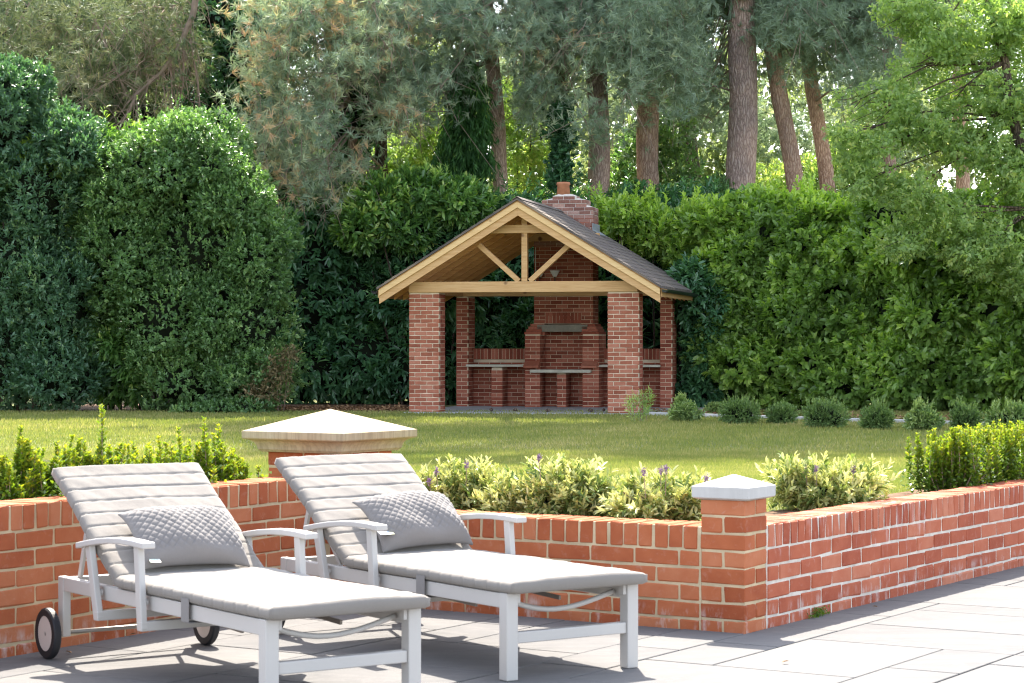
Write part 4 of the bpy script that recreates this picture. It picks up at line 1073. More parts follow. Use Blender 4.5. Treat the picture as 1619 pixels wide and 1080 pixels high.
pine('pale barked pine behind the right side of the chimney', 947, 330, 944, 60, 48.2, 0.25, M['bark'],
     LB([(950, 60, 70, 75), (925, 130, 55, 50), (1000, 90, 50, 60), (965, 185, 38, 28), (1010, 20, 60, 50), (975, 130, 50, 60)], 46.6), 360, vis=95, rmean=0.28, rvar=0.22)
pine('stout pine between the chimney and the tallest bare trunk', 1026, 340, 1024, 100, 48.6, 0.26, M['bark_red'],
     LB([(1045, 70, 50, 90), (1010, 130, 28, 60), (1060, 165, 38, 45), (1000, 50, 45, 60), (1070, 100, 50, 60), (1060, 10, 60, 50)], 47.0), 330, vis=115, rmean=0.3, rvar=0.22)
pine('thick tall pine with a straight furrowed grey-brown trunk rising out of the right hedge', 1172, 330, 1175, 0, 48.0, 0.345, M['bark'],
     LB([(1105, 60, 45, 70), (1110, 170, 38, 40), (1200, 20, 45, 26), (1160, 60, 18, 22), (1125, 110, 30, 40), (1230, 60, 40, 60), (1150, 10, 60, 30)], 49.2, 1.0), 210, vis=-60, rmean=0.22, rvar=0.18)
pine('leaning pine, first trunk to the right of the thickest one', 1262, 330, 1229, 120, 48.6, 0.205, M['bark_red'],
     LB([(1235, 70, 45, 60), (1250, 150, 30, 45), (1215, 175, 18, 30), (1270, 30, 50, 50), (1225, 10, 60, 50)], 47.8), 210, vis=120, rmean=0.18, rvar=0.18)
pine('leaning pine, second trunk to the right of the thickest one', 1312, 330, 1283, 120, 49.5, 0.18, M['bark_red'],
     LB([(1300, 80, 50, 65), (1330, 130, 50, 45), (1290, 205, 22, 35), (1385, 70, 60, 70), (1410, 20, 60, 50), (1340, 30, 60, 50), (1450, 60, 60, 60)], 48.6), 380, vis=120, rmean=0.15, rvar=0.18)
pine('thin dark pine standing far back between two stout trunks', 1100, 300, 1086, 150, 54, 0.19, M['bark_dark'], None, 0, H=20, ucount=300)
pine('orange trunked pine seen through the pale green maple', 1408, 370, 1406, 200, 49, 0.16, M['bark_red'], None, 0, H=19, ucount=300)
pine('orange trunked pine at the right edge behind the maple', 1520, 260, 1516, 120, 52, 0.18, M['bark_red'], None, 0, H=20, ucount=300)
pine('olive brown pine at the top left with thin bare twigs hanging down', 300, 190, 306, 0, 49.0, 0.17, M['bark_dark'],
     LB([(90, 40, 100, 60), (220, 70, 80, 70), (295, 100, 22, 75), (150, 130, 70, 50), (255, 20, 60, 50)], 45.5), 260, rmean=0.4, rvar=0.25, droop=0.4, needle=M['needle_olive'], dead=260, nt=11, H=12, ucount=60, upper=False)

# drooping dead branch in front of the left pine
t = empty('pine_bough', at(312, 10, 44.6)); tag(t, 'bare reddish bough slanting down to the left above the rounded shrub', 'branch')
o0 = at(312, 10, 44.6); s = MB()
pp = [at(x, y, 44.6)-o0 for x, y in ((316, -40), (305, 25), (280, 80), (255, 115), (215, 150), (205, 175), (186, 205))]
s.tube(pp, [0.075, 0.065, 0.05, 0.04, 0.03, 0.025, 0.015], 7)
for i in range(70):
    q = random.uniform(0.3, 5.6); k = int(q); p = pp[k].lerp(pp[k+1], q-k); e = p+Vector((random.uniform(-.7, .5), random.uniform(-.3, .3), random.uniform(-1.1, 0.3)))
    s.tube([p, p.lerp(e, 0.5)+Vector((random.uniform(-.1, .1), 0, 0.1)), e], [0.012, 0.008, 0.003], 4)
s.build('bough', M['twig'], t)
for k_, (x0, y0, x1, y1) in enumerate(((245, 60, 140, 150), (262, 55, 165, 118), (270, 100, 268, 190), (290, 70, 282, 170), (300, 60, 318, 185), (150, 30, 200, 150))):
    a = at(x0, y0, 44.8)-o0; b_ = at(x1, y1, 44.8)-o0; s = MB(); s.tube([a, a.lerp(b_, 0.5)+Vector((0.05, 0, -0.12)), b_], [0.03, 0.02, 0.006], 5)
    for i in range(16):
        p = a.lerp(b_, random.random()); e = p+Vector((random.uniform(-.4, .4), 0.1, random.uniform(-.8, .1))); s.tube([p, e], [0.008, 0.002], 4)
    s.build('twig', M['twig'], t)

# ivy on the trunk behind the chimney
bs = at(893, 300, 46.7); bs.z = G0
P = np.array([(at(886+random.gauss(0, 9), y, 46.6)-bs)[:] for y in np.random.uniform(165, 300, 700)]) + RG.normal(size=(700, 3))*0.07
t = empty('ivy', bs); tag(t, 'dark ivy wrapped round the trunk behind the chimney pot', 'ivy')
f = Foliage('diamond'); sprays(f, P, np.tile([0, -1., 0], (700, 1)), 6, 0.1, 0.10, 0.09, rmean=0.2); f.build('foliage', M['laurel_dark'], t)

# dark weeping conifer left of the roof apex
bs = at(738, 300, 47.5); bs.z = G0; t = empty('cypress_tree', bs); tag(t, 'dark weeping conifer with hanging sprays behind the left roof slope', 'conifer')
f = Foliage('diamond')
for (x0, y0, x1, y1) in ((735, 140, 700, 225), (735, 120, 775, 200), (735, 170, 690, 262), (738, 190, 778, 262), (735, 215, 712, 285), (740, 235, 765, 292), (735, 105, 715, 160), (737, 150, 752, 240), (733, 90, 765, 140), (736, 200, 735, 285), (730, 240, 690, 290)):
    n_ = 260; q = RG.rand(n_)[:, None]; a = np.array(at(x0, y0, 47)-bs); b_ = np.array(at(x1, y1, 46.8)-bs)
    p = a*(1-q)+b_*q; p[:, 2] -= (q[:, 0]*(1-q[:, 0]))*-0.4; p += RG.normal(size=(n_, 3))*np.array([0.08, 0.3, 0.06]); p[:, 2] -= RG.rand(n_)*0.35
    N = np.tile(unit((b_-a)[None])*0.6+np.array([[0, 0, -0.7]]), (n_, 1))
    sprays(f, p, N, 5, 0.18, 0.17, 0.035, up=-0.3, rmean=0.35, ang=0.6, rand=0.3)
f.build('crown', M['cypress'], t)
s = MB(); s.tube([(0, 0, -0.1), (0.02, 0, 3), (0, 0, 8)], [0.14, 0.11, 0.04], 8); s.build('trunk', M['bark_dark'], t, smooth=True)

# distant sunlit wood closing the view: one mass
bs = Vector((0, 66, 0))
spec = []
for i in range(34):
    x = -13+26*i/33+random.uniform(-.4, .4); spec.append((x, random.uniform(-4, 6), random.uniform(1.5, 8.5), random.uniform(1.4, 2.4), 1.6, random.uniform(1.4, 2.3)))
for i in range(26):
    x = -14+28*i/25+random.uniform(-.4, .4); spec.append((x, random.uniform(6, 12), random.uniform(8.0, 11.5), random.uniform(1.3, 2.2), 1.5, random.uniform(1.0, 1.8)))
spec += [(x, 7, 2.5, 2.4, 1.2, 3.0) for x in np.linspace(-15, 15, 13)]
spec += [(-14+28*i/39+random.uniform(-.4, .4), random.uniform(-6, 0), random.uniform(2.5, 7.0), random.uniform(.9, 1.6), 1.2, random.uniform(.8, 1.4)) for i in range(40)]
P, N = shell_points(spec, 24000, 0.5, 0.2, 0.9, 0.12, 0.0, 5)
f = Foliage('diamond'); sprays(f, P, N, 6, 0.34, 0.26, 0.14, rmean=0.4, rvar=0.3, rand=0.8)
o = f.build('distant_wood', M['far_leaf'], None); o.location = bs; tag(o, 'sunlit pale green wood glimpsed between the pine trunks', 'wood', kind='stuff')

bs = Vector((0, 58, 0)); spec = [(-5.5+18*i/35+random.uniform(-.5, .5), random.uniform(-1.5, 2), random.uniform(6.2, 11.5), random.uniform(.8, 1.5), 1.0, random.uniform(.5, 1.0)) for i in range(36)]
C = in_lobes(spec, 900, thr=-0.4, seed=77); f = Foliage('needle'); tuft_block(f, C, 9, 0.35, 13, 0.26, 0.022, 0.3, 0.2, 0.15)
o = f.build('distant_pine_foliage', M['needle'], None); o.location = bs; tag(o, 'pine foliage tinted a hazy blue-green, far behind the trunks at the top', 'pine foliage', kind='stuff')

# --- hedge and big shrubs
def hedge_lobes(x0, x1, Y, ztop, n, base, ry=1.3, rx=1.1, jit=0.25, slant=0.0):
    out = []
    for i in range(n):
        q = (i+0.5)/n; x = x0+(x1-x0)*q; y = Y+slant*(q-0.5)+random.uniform(-.2, .2); zt = ztop*(1+random.uniform(-.5, .5)*jit*0.5)
        for lv in range(3):
            z = zt*(0.20+0.30*lv); out.append((x-base.x+random.uniform(-.3, .3), y-base.y+random.uniform(-.15, .15)+0.12*lv, z, rx*random.uniform(.9, 1.25), ry, zt*0.24))
    return out
# central dark laurel hedge behind the pavilion
bs = Vector((0, 46.6, G0))
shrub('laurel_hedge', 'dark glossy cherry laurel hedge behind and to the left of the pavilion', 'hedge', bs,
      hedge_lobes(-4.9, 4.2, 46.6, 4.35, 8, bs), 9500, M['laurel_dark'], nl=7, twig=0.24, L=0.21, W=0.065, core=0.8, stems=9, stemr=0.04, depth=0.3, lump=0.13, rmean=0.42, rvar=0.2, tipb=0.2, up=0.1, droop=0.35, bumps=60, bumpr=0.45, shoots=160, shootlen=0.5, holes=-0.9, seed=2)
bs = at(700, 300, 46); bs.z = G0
shrub('laurel_bush', 'laurel growth tinted sunlit yellow-green, crowning the hedge left of the roof apex', 'shrub', bs,
      lobes_px([(600, 325, 45, 40), (660, 310, 50, 36), (720, 320, 50, 34), (570, 355, 40, 40), (640, 360, 50, 36)], 45.6, bs, 0.9), 1500, M['laurel'], nl=7, twig=0.18, L=0.19, W=0.065, core=0.6, stems=4, stemr=0.03, rmean=0.55, rvar=0.36, up=0.4, shoots=30, shootlen=0.35, seed=4)  # sun on the hedge top is put into the yellow-green leaf tone
# right laurel hedge, comes forward to the right
bs = Vector((6.0, 42.5, G0))
lo = []
for i in range(9):
    q = i/8.0; x = 4.6+5.2*q; y = 44.0-4.0*q+random.uniform(-.15, .15)
    for lv in range(3):
        zt = 3.55+0.35*math.sin(i*1.9)+random.uniform(-.25, .25); lo.append((x-bs.x+random.uniform(-.2, .2), y-bs.y+0.13*lv, zt*(0.2+0.3*lv), random.uniform(0.85, 1.15), 1.25, zt*0.25))
shrub('laurel_hedge', 'mid green cherry laurel hedge right of the pavilion behind the row of low shrubs', 'hedge', bs, lo, 13500, M['laurel_bright'],
      nl=7, twig=0.2, L=0.155, W=0.078, core=0.76, stems=9, stemr=0.04, depth=0.26, lump=0.24, lf=1.5, rmean=0.38, rvar=0.22, tipb=0.25, up=0.25, droop=0.15, bumps=110, bumpr=0.42, shoots=110, shootlen=0.35, holes=-1.25, drift=0.3, seed=6, face=0.8)
bs = at(1105, 600, 45); bs.z = G0
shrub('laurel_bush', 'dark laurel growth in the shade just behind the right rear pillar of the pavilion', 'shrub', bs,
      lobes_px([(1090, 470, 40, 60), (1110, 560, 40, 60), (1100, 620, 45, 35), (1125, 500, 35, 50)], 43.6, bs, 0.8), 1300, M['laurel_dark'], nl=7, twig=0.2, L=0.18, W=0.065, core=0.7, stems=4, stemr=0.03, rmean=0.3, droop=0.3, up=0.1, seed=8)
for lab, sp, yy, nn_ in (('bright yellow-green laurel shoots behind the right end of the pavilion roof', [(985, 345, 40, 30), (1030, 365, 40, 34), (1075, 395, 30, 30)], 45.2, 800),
                   ('laurel top tinted as if sunlit at the foot of the thick pine trunk', [(1120, 350, 45, 32), (1180, 345, 50, 28), (1235, 350, 50, 34)], 44.2, 1000),
                   ('laurel top tinted as if sunlit below the two leaning pine trunks', [(1285, 345, 50, 34), (1340, 355, 50, 34), (1390, 375, 45, 32)], 43.4, 1000)):
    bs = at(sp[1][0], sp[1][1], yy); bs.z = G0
    shrub('laurel_bush', lab, 'shrub', bs, lobes_px(sp, yy, bs, 0.8), nn_, M['laurel_bright'], nl=7, shoots=32, shootlen=0.4, twig=0.2, L=0.165, W=0.07, core=0.55, stems=4, stemr=0.03, rmean=0.62, rvar=0.34, up=0.6, seed=9)  # lighter leaf tones put sunlight into the colour of these tops
# left tall shrubs
bs = at(40, 600, 41.5); bs.z = G0
shrub('tall_shrub', 'tall bluish green shrub at the left edge with a sunlit yellow-green top', 'shrub', bs,
      lobes_px([(20, 200, 60, 70), (-40, 300, 80, 120), (60, 300, 70, 90), (20, 420, 90, 110), (90, 470, 70, 100), (10, 560, 90, 90), (90, 590, 75, 65), (90, 225, 40, 40), (30, 150, 45, 35), (130, 250, 30, 35)], 41.5, bs, 1.3), 12500, M['bay'],
      nl=7, twig=0.12, L=0.11, W=0.042, kind='diamond', core=0.75, stems=7, stemr=0.04, depth=0.3, lump=0.2, lf=2.0, rmean=0.45, rvar=0.22, up=0.4, bumps=90, bumpr=0.35, shoots=70, shootlen=0.55, holes=-1.15, seed=11)
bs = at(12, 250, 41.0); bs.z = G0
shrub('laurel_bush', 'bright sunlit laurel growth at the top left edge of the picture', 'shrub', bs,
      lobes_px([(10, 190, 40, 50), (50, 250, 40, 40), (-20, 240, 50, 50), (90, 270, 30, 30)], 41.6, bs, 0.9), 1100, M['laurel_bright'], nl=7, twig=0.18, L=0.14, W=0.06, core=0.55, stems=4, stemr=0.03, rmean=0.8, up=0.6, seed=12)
bs = at(190, 600, 42.3); bs.z = G0
shrub('laurel_bush', 'long leaved laurel squeezed between the left edge shrub and the rounded shrub', 'shrub', bs,
      lobes_px([(190, 260, 60, 45), (160, 340, 45, 70), (150, 450, 40, 80), (175, 570, 60, 65), (240, 590, 50, 50)], 42.3, bs, 1.0), 2600, M['laurel'], nl=7, twig=0.2, L=0.19, W=0.052, core=0.7, stems=5, stemr=0.04, rmean=0.5, rvar=0.2, droop=0.3, up=0.3, bumps=20, bumpr=0.35, shoots=80, shootlen=0.5, seed=13)
bs = at(310, 640, 41.5); bs.z = G0
shrub('rounded_shrub', 'big rounded small leaved evergreen shrub left of the pavilion', 'shrub', bs,
      lobes_px([(300, 245, 70, 55), (215, 300, 60, 70), (335, 275, 50, 45), (190, 420, 60, 90), (270, 280, 90, 85), (365, 325, 62, 58), (220, 400, 70, 90), (320, 390, 110, 100), (402, 415, 60, 80), (270, 500, 95, 100), (380, 510, 85, 95), (300, 600, 90, 55), (390, 600, 80, 50)], 41.6, bs, 1.35), 17500, M['holly'],
      nl=7, twig=0.10, L=0.085, W=0.042, kind='diamond', core=0.70, stems=7, stemr=0.04, depth=0.28, lump=0.2, lf=2.2, rmean=0.45, rvar=0.22, up=0.35, droop=0.1, bumps=110, bumpr=0.38, shoots=80, shootlen=0.55, holes=-2.0, seed=14)
bs = at(440, 640, 41.2); bs.z = G0
shrub('bronze_shrub', 'small bronze brown leaved shrub poking out at the foot of the rounded shrub', 'shrub', bs,
      lobes_px([(435, 590, 30, 40), (460, 560, 18, 14), (410, 620, 30, 28)], 40.4, bs, 0.4), 420, M['brownleaf'], nl=7, twig=0.10, L=0.055, W=0.03, kind='diamond', core=0, stems=7, stemr=0.008, rand=0.9, seed=15, depth=0.8)
bs = at(395, 655, 40.5); bs.z = G0
shrub('low_ground_shrub', 'low spreading green shrub at the lawn edge in front of the rounded shrub', 'shrub', bs,
      lobes_px([(345, 648, 40, 14), (395, 645, 40, 16), (300, 650, 30, 12)], 40.3, bs, 0.5), 500, M['holly'], nl=6, twig=0.08, L=0.07, W=0.035, kind='diamond', core=0.5, stems=3, stemr=0.008, seed=16)
# olive mass and ivy tree behind on the left
bs = at(130, 500, 47.5); bs.z = G0
shrub('olive_tree_mass', 'dull olive green tree filling the top left corner behind the shrubs', 'tree', bs,
      lobes_px([(40, 120, 80, 80), (140, 160, 80, 70), (220, 190, 60, 50), (90, 40, 90, 60), (190, 90, 60, 60), (100, 240, 120, 60), (-40, 60, 70, 90), (210, 20, 60, 50)], 48.5, bs, 1.2), 5200, M['needle_olive'],
      nl=7, twig=0.13, L=0.11, W=0.035, kind='diamond', core=0.6, stems=6, stemr=0.07, depth=0.5, lump=0.2, rmean=0.35, rvar=0.22, fol_name='crown', bumps=40, bumpr=0.5, seed=17)
bs = at(400, 500, 49); bs.z = G0
shrub('dark_evergreen', 'dark leafy evergreen tree behind the gap above the rounded shrub', 'tree', bs,
      lobes_px([(380, 90, 50, 80), (340, 170, 60, 60), (410, 190, 60, 60), (350, 20, 50, 60), (430, 60, 60, 90), (380, 270, 90, 60), (500, 300, 90, 80), (560, 180, 50, 120)], 49, bs, 1.1), 4200, M['laurel_dark'],
      nl=7, twig=0.14, L=0.13, W=0.06, kind='diamond', core=0.7, stems=5, stemr=0.07, depth=0.5, lump=0.2, rmean=0.4, rvar=0.25, fol_name='crown', seed=18)
for lab, sp, nn_ in (('tall dark green evergreen closing the top left corner behind the olive tree', [(-20, 80, 70, 130), (70, 60, 70, 120), (40, 220, 80, 80)], 1700), ('mid green evergreen behind the hanging twigs of the top left pine', [(170, 60, 70, 120), (250, 80, 60, 110), (200, 220, 80, 70), (310, 60, 40, 110)], 1900)):
    bs = at(sp[0][0], 500, 54); bs.z = G0
    shrub('evergreen_tree', lab, 'tree', bs, lobes_px(sp, 54, bs, 1.2), nn_, M['bay'], nl=7, twig=0.2, L=0.17, W=0.075, kind='diamond', core=0.7, stems=4, stemr=0.08, depth=0.5, lump=0.2, rmean=0.6, rvar=0.25, fol_name='crown', seed=23)
# mid-distance greens between the trunks
for lab, sp, yy, nn_, mt_ in (
    ('pale blue-green bush behind the chimney and the stout pine', [(1010, 250, 40, 50), (1070, 290, 50, 60), (1060, 200, 40, 45), (980, 300, 40, 40)], 50.5, 1500, 'holly'),
    ('light green bush behind the gap right of the thick trunk', [(1215, 300, 40, 40), (1290, 290, 50, 40), (1340, 260, 40, 60)], 53, 1200, 'maple'),
    ('yellow-green bush seen left of the dark weeping conifer', [(650, 250, 50, 45), (690, 210, 35, 50), (620, 280, 50, 40)], 51, 1300, 'maple'),
    ('yellow-green bush seen between the slim pine and the chimney', [(830, 220, 40, 50), (850, 280, 50, 40), (800, 170, 40, 40)], 51, 1300, 'maple'),
    ('grey-green bush filling the gap under the pale barked pine', [(1080, 330, 50, 35), (1140, 320, 40, 40)], 48.5, 800, 'holly')):
    bs = at(sp[0][0], sp[0][1], yy); bs.z = G0
    shrub('woodland_bush', lab, 'shrub', bs, lobes_px(sp, yy, bs, 1.0), nn_, M[mt_], nl=6, twig=0.16, L=0.13, W=0.065, kind='diamond', core=0.0, stems=5, stemr=0.05, depth=0.7, rmean=0.5, rvar=0.3, seed=19)

# maple at the right
Y = 38.5; bs = at(1650, 600, Y); bs.z = G0
t = empty('maple_tree', bs); tag(t, 'airy pale green maple whose branches reach in from the right edge', 'tree')
s = MB(); tr = [Vector((0, 0, -0.1)), Vector((-0.05, 0, 1.6)), at(1635, 330, Y)-bs, at(1618, 240, Y)-bs, at(1600, 185, Y)-bs, at(1590, 100, Y)-bs, at(1560, 0, Y)-bs, at(1540, -120, Y)-bs]
s.tube(tr, [0.17, 0.15, 0.12, 0.10, 0.085, 0.07, 0.05, 0.03], 10); s.build('trunk', M['bark_dark'], t, smooth=True)
f = Foliage('diamond'); br = MB()
clus = [(1400, 170, 55, 45), (1345, 165, 32, 28), (1380, 240, 60, 45), (1440, 300, 60, 50), (1480, 60, 60, 60), (1560, 40, 70, 60), (1520, 140, 60, 50), (1450, 100, 50, 45), (1590, 140, 50, 60), (1540, 230, 60, 50), (1600, 290, 50, 50), (1500, 340, 60, 45), (1430, 380, 45, 35), (1580, 370, 55, 45), (1350, 290, 35, 30), (1330, 215, 25, 22), (1430, 20, 50, 40), (1610, 30, 50, 70), (1530, 410, 50, 35), (1460, 210, 45, 35), (1640, 200, 60, 90), (1620, 420, 45, 60)]
LBm = [(c[0]-bs.x, c[1]-bs.y, c[2]-bs.z, c[3], 0.9, c[5]) for c in LB(clus, Y, 0.9)]
C = in_lobes(LBm, 6800, power=0.4, lf=2.2, thr=-0.2, seed=31)
sprays(f, C, unit(RG.normal(size=C.shape)*np.array([1, 1, 0.35])), 9, 0.22, 0.095, 0.046, up=0.05, rand=0.6, ang=1.1, rmean=0.45, rvar=0.28, droop=0.25)
for l_ in LBm:
    c = Vector(l_[:3]); b0 = min(tr, key=lambda q: abs(q.z-(c.z+0.3))+0.2*abs(q.x-c.x)); m1 = b0.lerp(c, 0.5)+Vector((0, 0, random.uniform(0.0, 0.35)))
    br.tube([b0, m1, c], [0.028, 0.015, 0.006], 6)
    for _ in range(7):
        e = c+Vector((random.uniform(-1, 1)*l_[3], random.uniform(-.6, .6), random.uniform(-.7, .7)*l_[5])); br.tube([m1.lerp(c, random.uniform(.4, 1)), e], [0.011, 0.003], 4)
f.build('crown', M['maple'], t); br.build('branches', M['bark_dark'], t)['kind'] = 'stuff'

# --- planted strip: mulch, kerb, row of low shrubs
def strip(name, pts_front, pts_back, z, mat, kind='structure', thick=0.0):
    s = MB(); n_ = len(pts_front)
    for a, b_ in zip(pts_front, pts_back): s.v += [(a[0], a[1], z), (b_[0], b_[1], z)]
    for i in range(n_-1): s.f.append((2*i, 2*i+2, 2*i+3, 2*i+1))
    o = s.build(name, mat); tag(o, kind=kind); return o
xs_ = np.linspace(2.2, 10.5, 18)
fr = [(x, 38.9-0.98*(x-2.2)+0.12*math.sin(x*5)) for x in xs_]; bk = [(x, 45.5-0.5*(x-2.2)) for x in xs_]
strip('planting_bed', fr, bk, G0+0.012, M['soil'])
xs2 = np.linspace(-9.5, -1.9, 16); strip('leaf_litter_bed', [(x, 40.9+0.15*math.sin(x*3)) for x in xs2], [(x, 47) for x in xs2], G0+0.012, M['soil'])
# fallen leaves
f = Foliage('diamond'); n_ = 2600
px_ = np.concatenate([RG.uniform(-4.8, -1.95, n_//2), RG.uniform(2.6, 9.5, n_//2)])
py_ = np.where(px_ < 0, RG.uniform(40.7, 43.2, n_), 39.2-0.98*(px_-2.2)+RG.uniform(-0.1, 3.0, n_)); P = np.stack([px_, py_, np.full(n_, G0+0.03)+RG.rand(n_)*0.03], 1)
d_ = RG.normal(size=(n_, 3)); d_[:, 2] *= 0.25; f.add(P, unit(d_), np.tile([0, 0, 1.], (n_, 1))+RG.normal(size=(n_, 3))*0.5, RG.uniform(0.05, 0.11, n_), 0.04, RG.rand(n_))
o = f.build('fallen_leaves', M['deadleaf']); tag(o, 'dry brown fallen leaves lying on the planting beds', 'fallen leaves', kind='stuff')
t = empty('kerb', (2.75, 38.75, G0)); t['kind'] = 'structure'
k0 = at(1030, 657, 38.9); k1 = at(1700, 678, 33.0); k0.z = k1.z = G0; n_ = 9; d_ = (k1-k0)/n_; ang = math.atan2(d_.y, d_.x)
s = MB(); s.box(0.006, d_.length-0.006, -0.08, 0.08, -0.05, 0.07); me = s.mesh('kerb_stone', M['kerb'], bevel=0.006)
for i in range(n_):
    p = k0+d_*i-t.location; link('kerb_stone', me, None, t, p, (0, 0, ang))
low = [(1010, 668, 17, 20, 'wispy light green seedling shrub against the right front pillar', 'wisp'), (1083, 667, 25, 17, 'low leafy shrub just right of the pavilion downpipe', 'leafy'), (1130, 655, 12, 9, 'very small shrub between the first and second low shrubs beside the pavilion', 'leafy'),
       (1170, 671, 31, 20, 'wide low evergreen mound, second of the row along the kerb', 'fine'), (1237, 671, 24, 17, 'tight dark green dome shrub, third of the row along the kerb', 'fine'), (1305, 677, 36, 21, 'widest low mound in the middle of the row along the kerb', 'fine'),
       (1386, 680, 25, 17, 'neat dome shrub, fifth of the row along the kerb', 'fine'), (1461, 682, 29, 19, 'loose leafy mound, sixth of the row along the kerb', 'leafy'), (1527, 681, 25, 18, 'rounded dome shrub behind the right box hedge', 'fine'), (1592, 682, 34, 20, 'last low mound of the row at the right edge', 'leafy')]
for (x, yb, rx, rz, lab, ty) in low:
    rz *= random.uniform(0.85, 1.15); rx *= random.uniform(0.9, 1.12)
    Yd = 1.305*3500/(yb-540); k = Yd/3500; bs = at(x, yb, Yd); bs.z = G0; W_l = rx*k; Hh = rz*k*1.9
    rs_ = [(0, 0, Hh*0.5, W_l, W_l*0.8, Hh*0.52)] + [(random.uniform(-.5, .5)*W_l, random.uniform(-.3, .2)*W_l, Hh*random.uniform(.4, .65), W_l*0.55, W_l*0.5, Hh*0.42) for _ in range(4)]
    if ty == 'wisp': shrub('low_shrub', lab, 'shrub', bs, [(0, 0, 0.24, 0.17, 0.15, 0.24), (0.12, 0, 0.38, 0.10, 0.1, 0.16), (-.13, 0, .3, .1, .1, .1)], 150, M['maple'], nl=6, twig=0.12, L=0.06, W=0.012, kind='diamond', core=0, stems=8, stemr=0.006, up=0.8, seed=40)
    elif ty == 'fine': shrub('low_shrub', lab, 'shrub', bs, rs_, 620, M['lowshrub'], nl=7, twig=0.10, L=0.05, W=0.014, kind='diamond', core=0.6, stems=5, stemr=0.008, up=0.5, out=1.0, rand=0.25, ang=0.7, group='low shrubs along the kerb', shoots=16, shootlen=0.12, seed=41, lump=0.1, lf=6, depth=0.3, back=0.5)
    else: shrub('low_shrub', lab, 'shrub', bs, rs_, 430, M['lowshrub'], nl=7, twig=0.10, L=0.065, W=0.026, kind='diamond', core=0.55, stems=6, stemr=0.008, up=0.5, rand=0.5, group='low shrubs along the kerb', shoots=16, shootlen=0.12, rmean=0.6, seed=42, lump=0.15, lf=6, depth=0.4, back=0.5)

# --- raised bed behind the walls
soilz = 0.40
def bed(name, o, d_, n_, x0, x1, y0, y1):
    s = MB(); q = [o+d_*x0+n_*y0, o+d_*x1+n_*y0, o+d_*x1+n_*y1, o+d_*x0+n_*y1]; s.add([(p.x, p.y, soilz) for p in q], [(0, 1, 2, 3)]); tag(s.build(name, M['soil']), kind='structure')
bed('flower_bed', P0, wd, wn, -1.75, -0.26, 0.205, 0.75); bed('flower_bed', P0, rd, rn, 0.26, 5.5, 0.205, 0.65)

def box_plant(label, base, nst, hmin, hmax, spread, group, tall=None):
    t = empty('box_plant', base); tag(t, label, 'box plant', group)
    f = Foliage('diamond'); st = MB()
    for i in range(nst):
        x = random.gauss(0, spread); y = random.gauss(0, spread*0.5); h = random.uniform(hmin, hmax)
        if tall and i == 0: h = tall
        lx, ly = random.uniform(-.1, .1)*h, random.uniform(-.1, .1)*h
        st.tube([(x*0.5, y*0.5, -0.03), (x, y, h*0.4), (x+lx, y+ly, h)], [0.004, 0.003, 0.0015], 5)
        nw = int(h/0.0115); q = (np.arange(nw)+RG.rand(nw)*0.4)/nw; fat = np.clip(1.5-q*0.8, 0.5, 1)
        for side_ in range(6):
            a = RG.rand(nw)*6.283; dz = np.stack([np.cos(a), np.sin(a), 0.55+q*0.6], 1)
            p = np.stack([x+lx*q, y+ly*q, q*h], 1)
            if side_ >= 3:   # short side shoots thicken the lower part
                off = RG.normal(size=(nw, 3))*0.030*np.clip(1.4-1.5*q, 0.1, 1)[:, None]; p = p+off
            f.add(p, unit(dz), unit(np.array([[0, 0, 1.]])+RG.normal(size=(nw, 3))*0.35), 0.028*fat*RG.uniform(.8, 1.2, nw), 0.016*fat, np.clip(0.12+0.62*q+RG.normal(size=nw)*0.16, 0, 1))
    f.build('foliage', M['boxleaf'], t); st.build('stems', M['twig'], t)['kind'] = 'stuff'; return t
# along the left wall
spots = [(8, 795, 0.27, None), (42, 790, 0.33, 0.38), (80, 786, 0.31, None), (112, 783, 0.28, 0.33), (142, 780, 0.31, 0.455), (180, 776, 0.28, None), (215, 773, 0.28, 0.31), (248, 769, 0.28, None), (282, 766, 0.26, 0.34), (312, 765, 0.28, 0.38), (340, 764, 0.24, 0.30), (364, 762, 0.22, 0.34)]
for i, (x, y, hm, tl) in enumerate(spots):
    sdist = None
    q = (x+60)/440.0; p = L0 + ld*(-0.28 + q*1.98) + ln*0.31
    # put the plant where its column of the picture crosses the bed line
    kx = (x-809.5)/3500.0; o_ = L0+ln*0.33; tt = (o_.x-kx*o_.y)/(kx*ld.y-ld.x); p = o_+ld*tt; p.z = 0.52
    nm = ['leftmost box plant of the clipped row behind the left wall', 'second box plant from the left edge behind the left wall', 'third box plant behind the left wall, beside the lounger back', 'bushy box plant left of the tallest shoot', 'box plant with the tallest yellow tipped shoot standing above the lawn', 'box plant just right of the tallest shoot', 'low even box plant above the middle of the left lounger back', 'box plant right of the low even one above the left lounger back', 'box plant with two upright shoots near the right end of the left row', 'box plant with a forked yellow shoot near the right end of the left row', 'small box plant second from the right end of the left row', 'last small box plant of the left row, next to the large pier'][i]
    box_plant(nm, p, 22, hm*0.5, hm*1.02, 0.055, 'box plants behind the left wall', tl)
# along the right wall
for i, x in enumerate((1498, 1528, 1560, 1592, 1626, 1662)):
    kx = (x-809.5)/3500.0; o_ = P0+rn*0.36; tt = (o_.x-kx*o_.y)/(kx*rd.y-rd.x); p = o_+rd*tt; p.z = 0.42
    nm = ['box plant at the left end of the bright row behind the right wall', 'second box plant of the bright row behind the right wall', 'third box plant of the bright row behind the right wall', 'fourth box plant of the bright row behind the right wall', 'box plant at the right edge of the picture behind the right wall', 'box plant just beyond the right edge of the picture'][i]
    box_plant(nm, p, 50, 0.22, 0.36, 0.095, 'box plants behind the right wall', None)
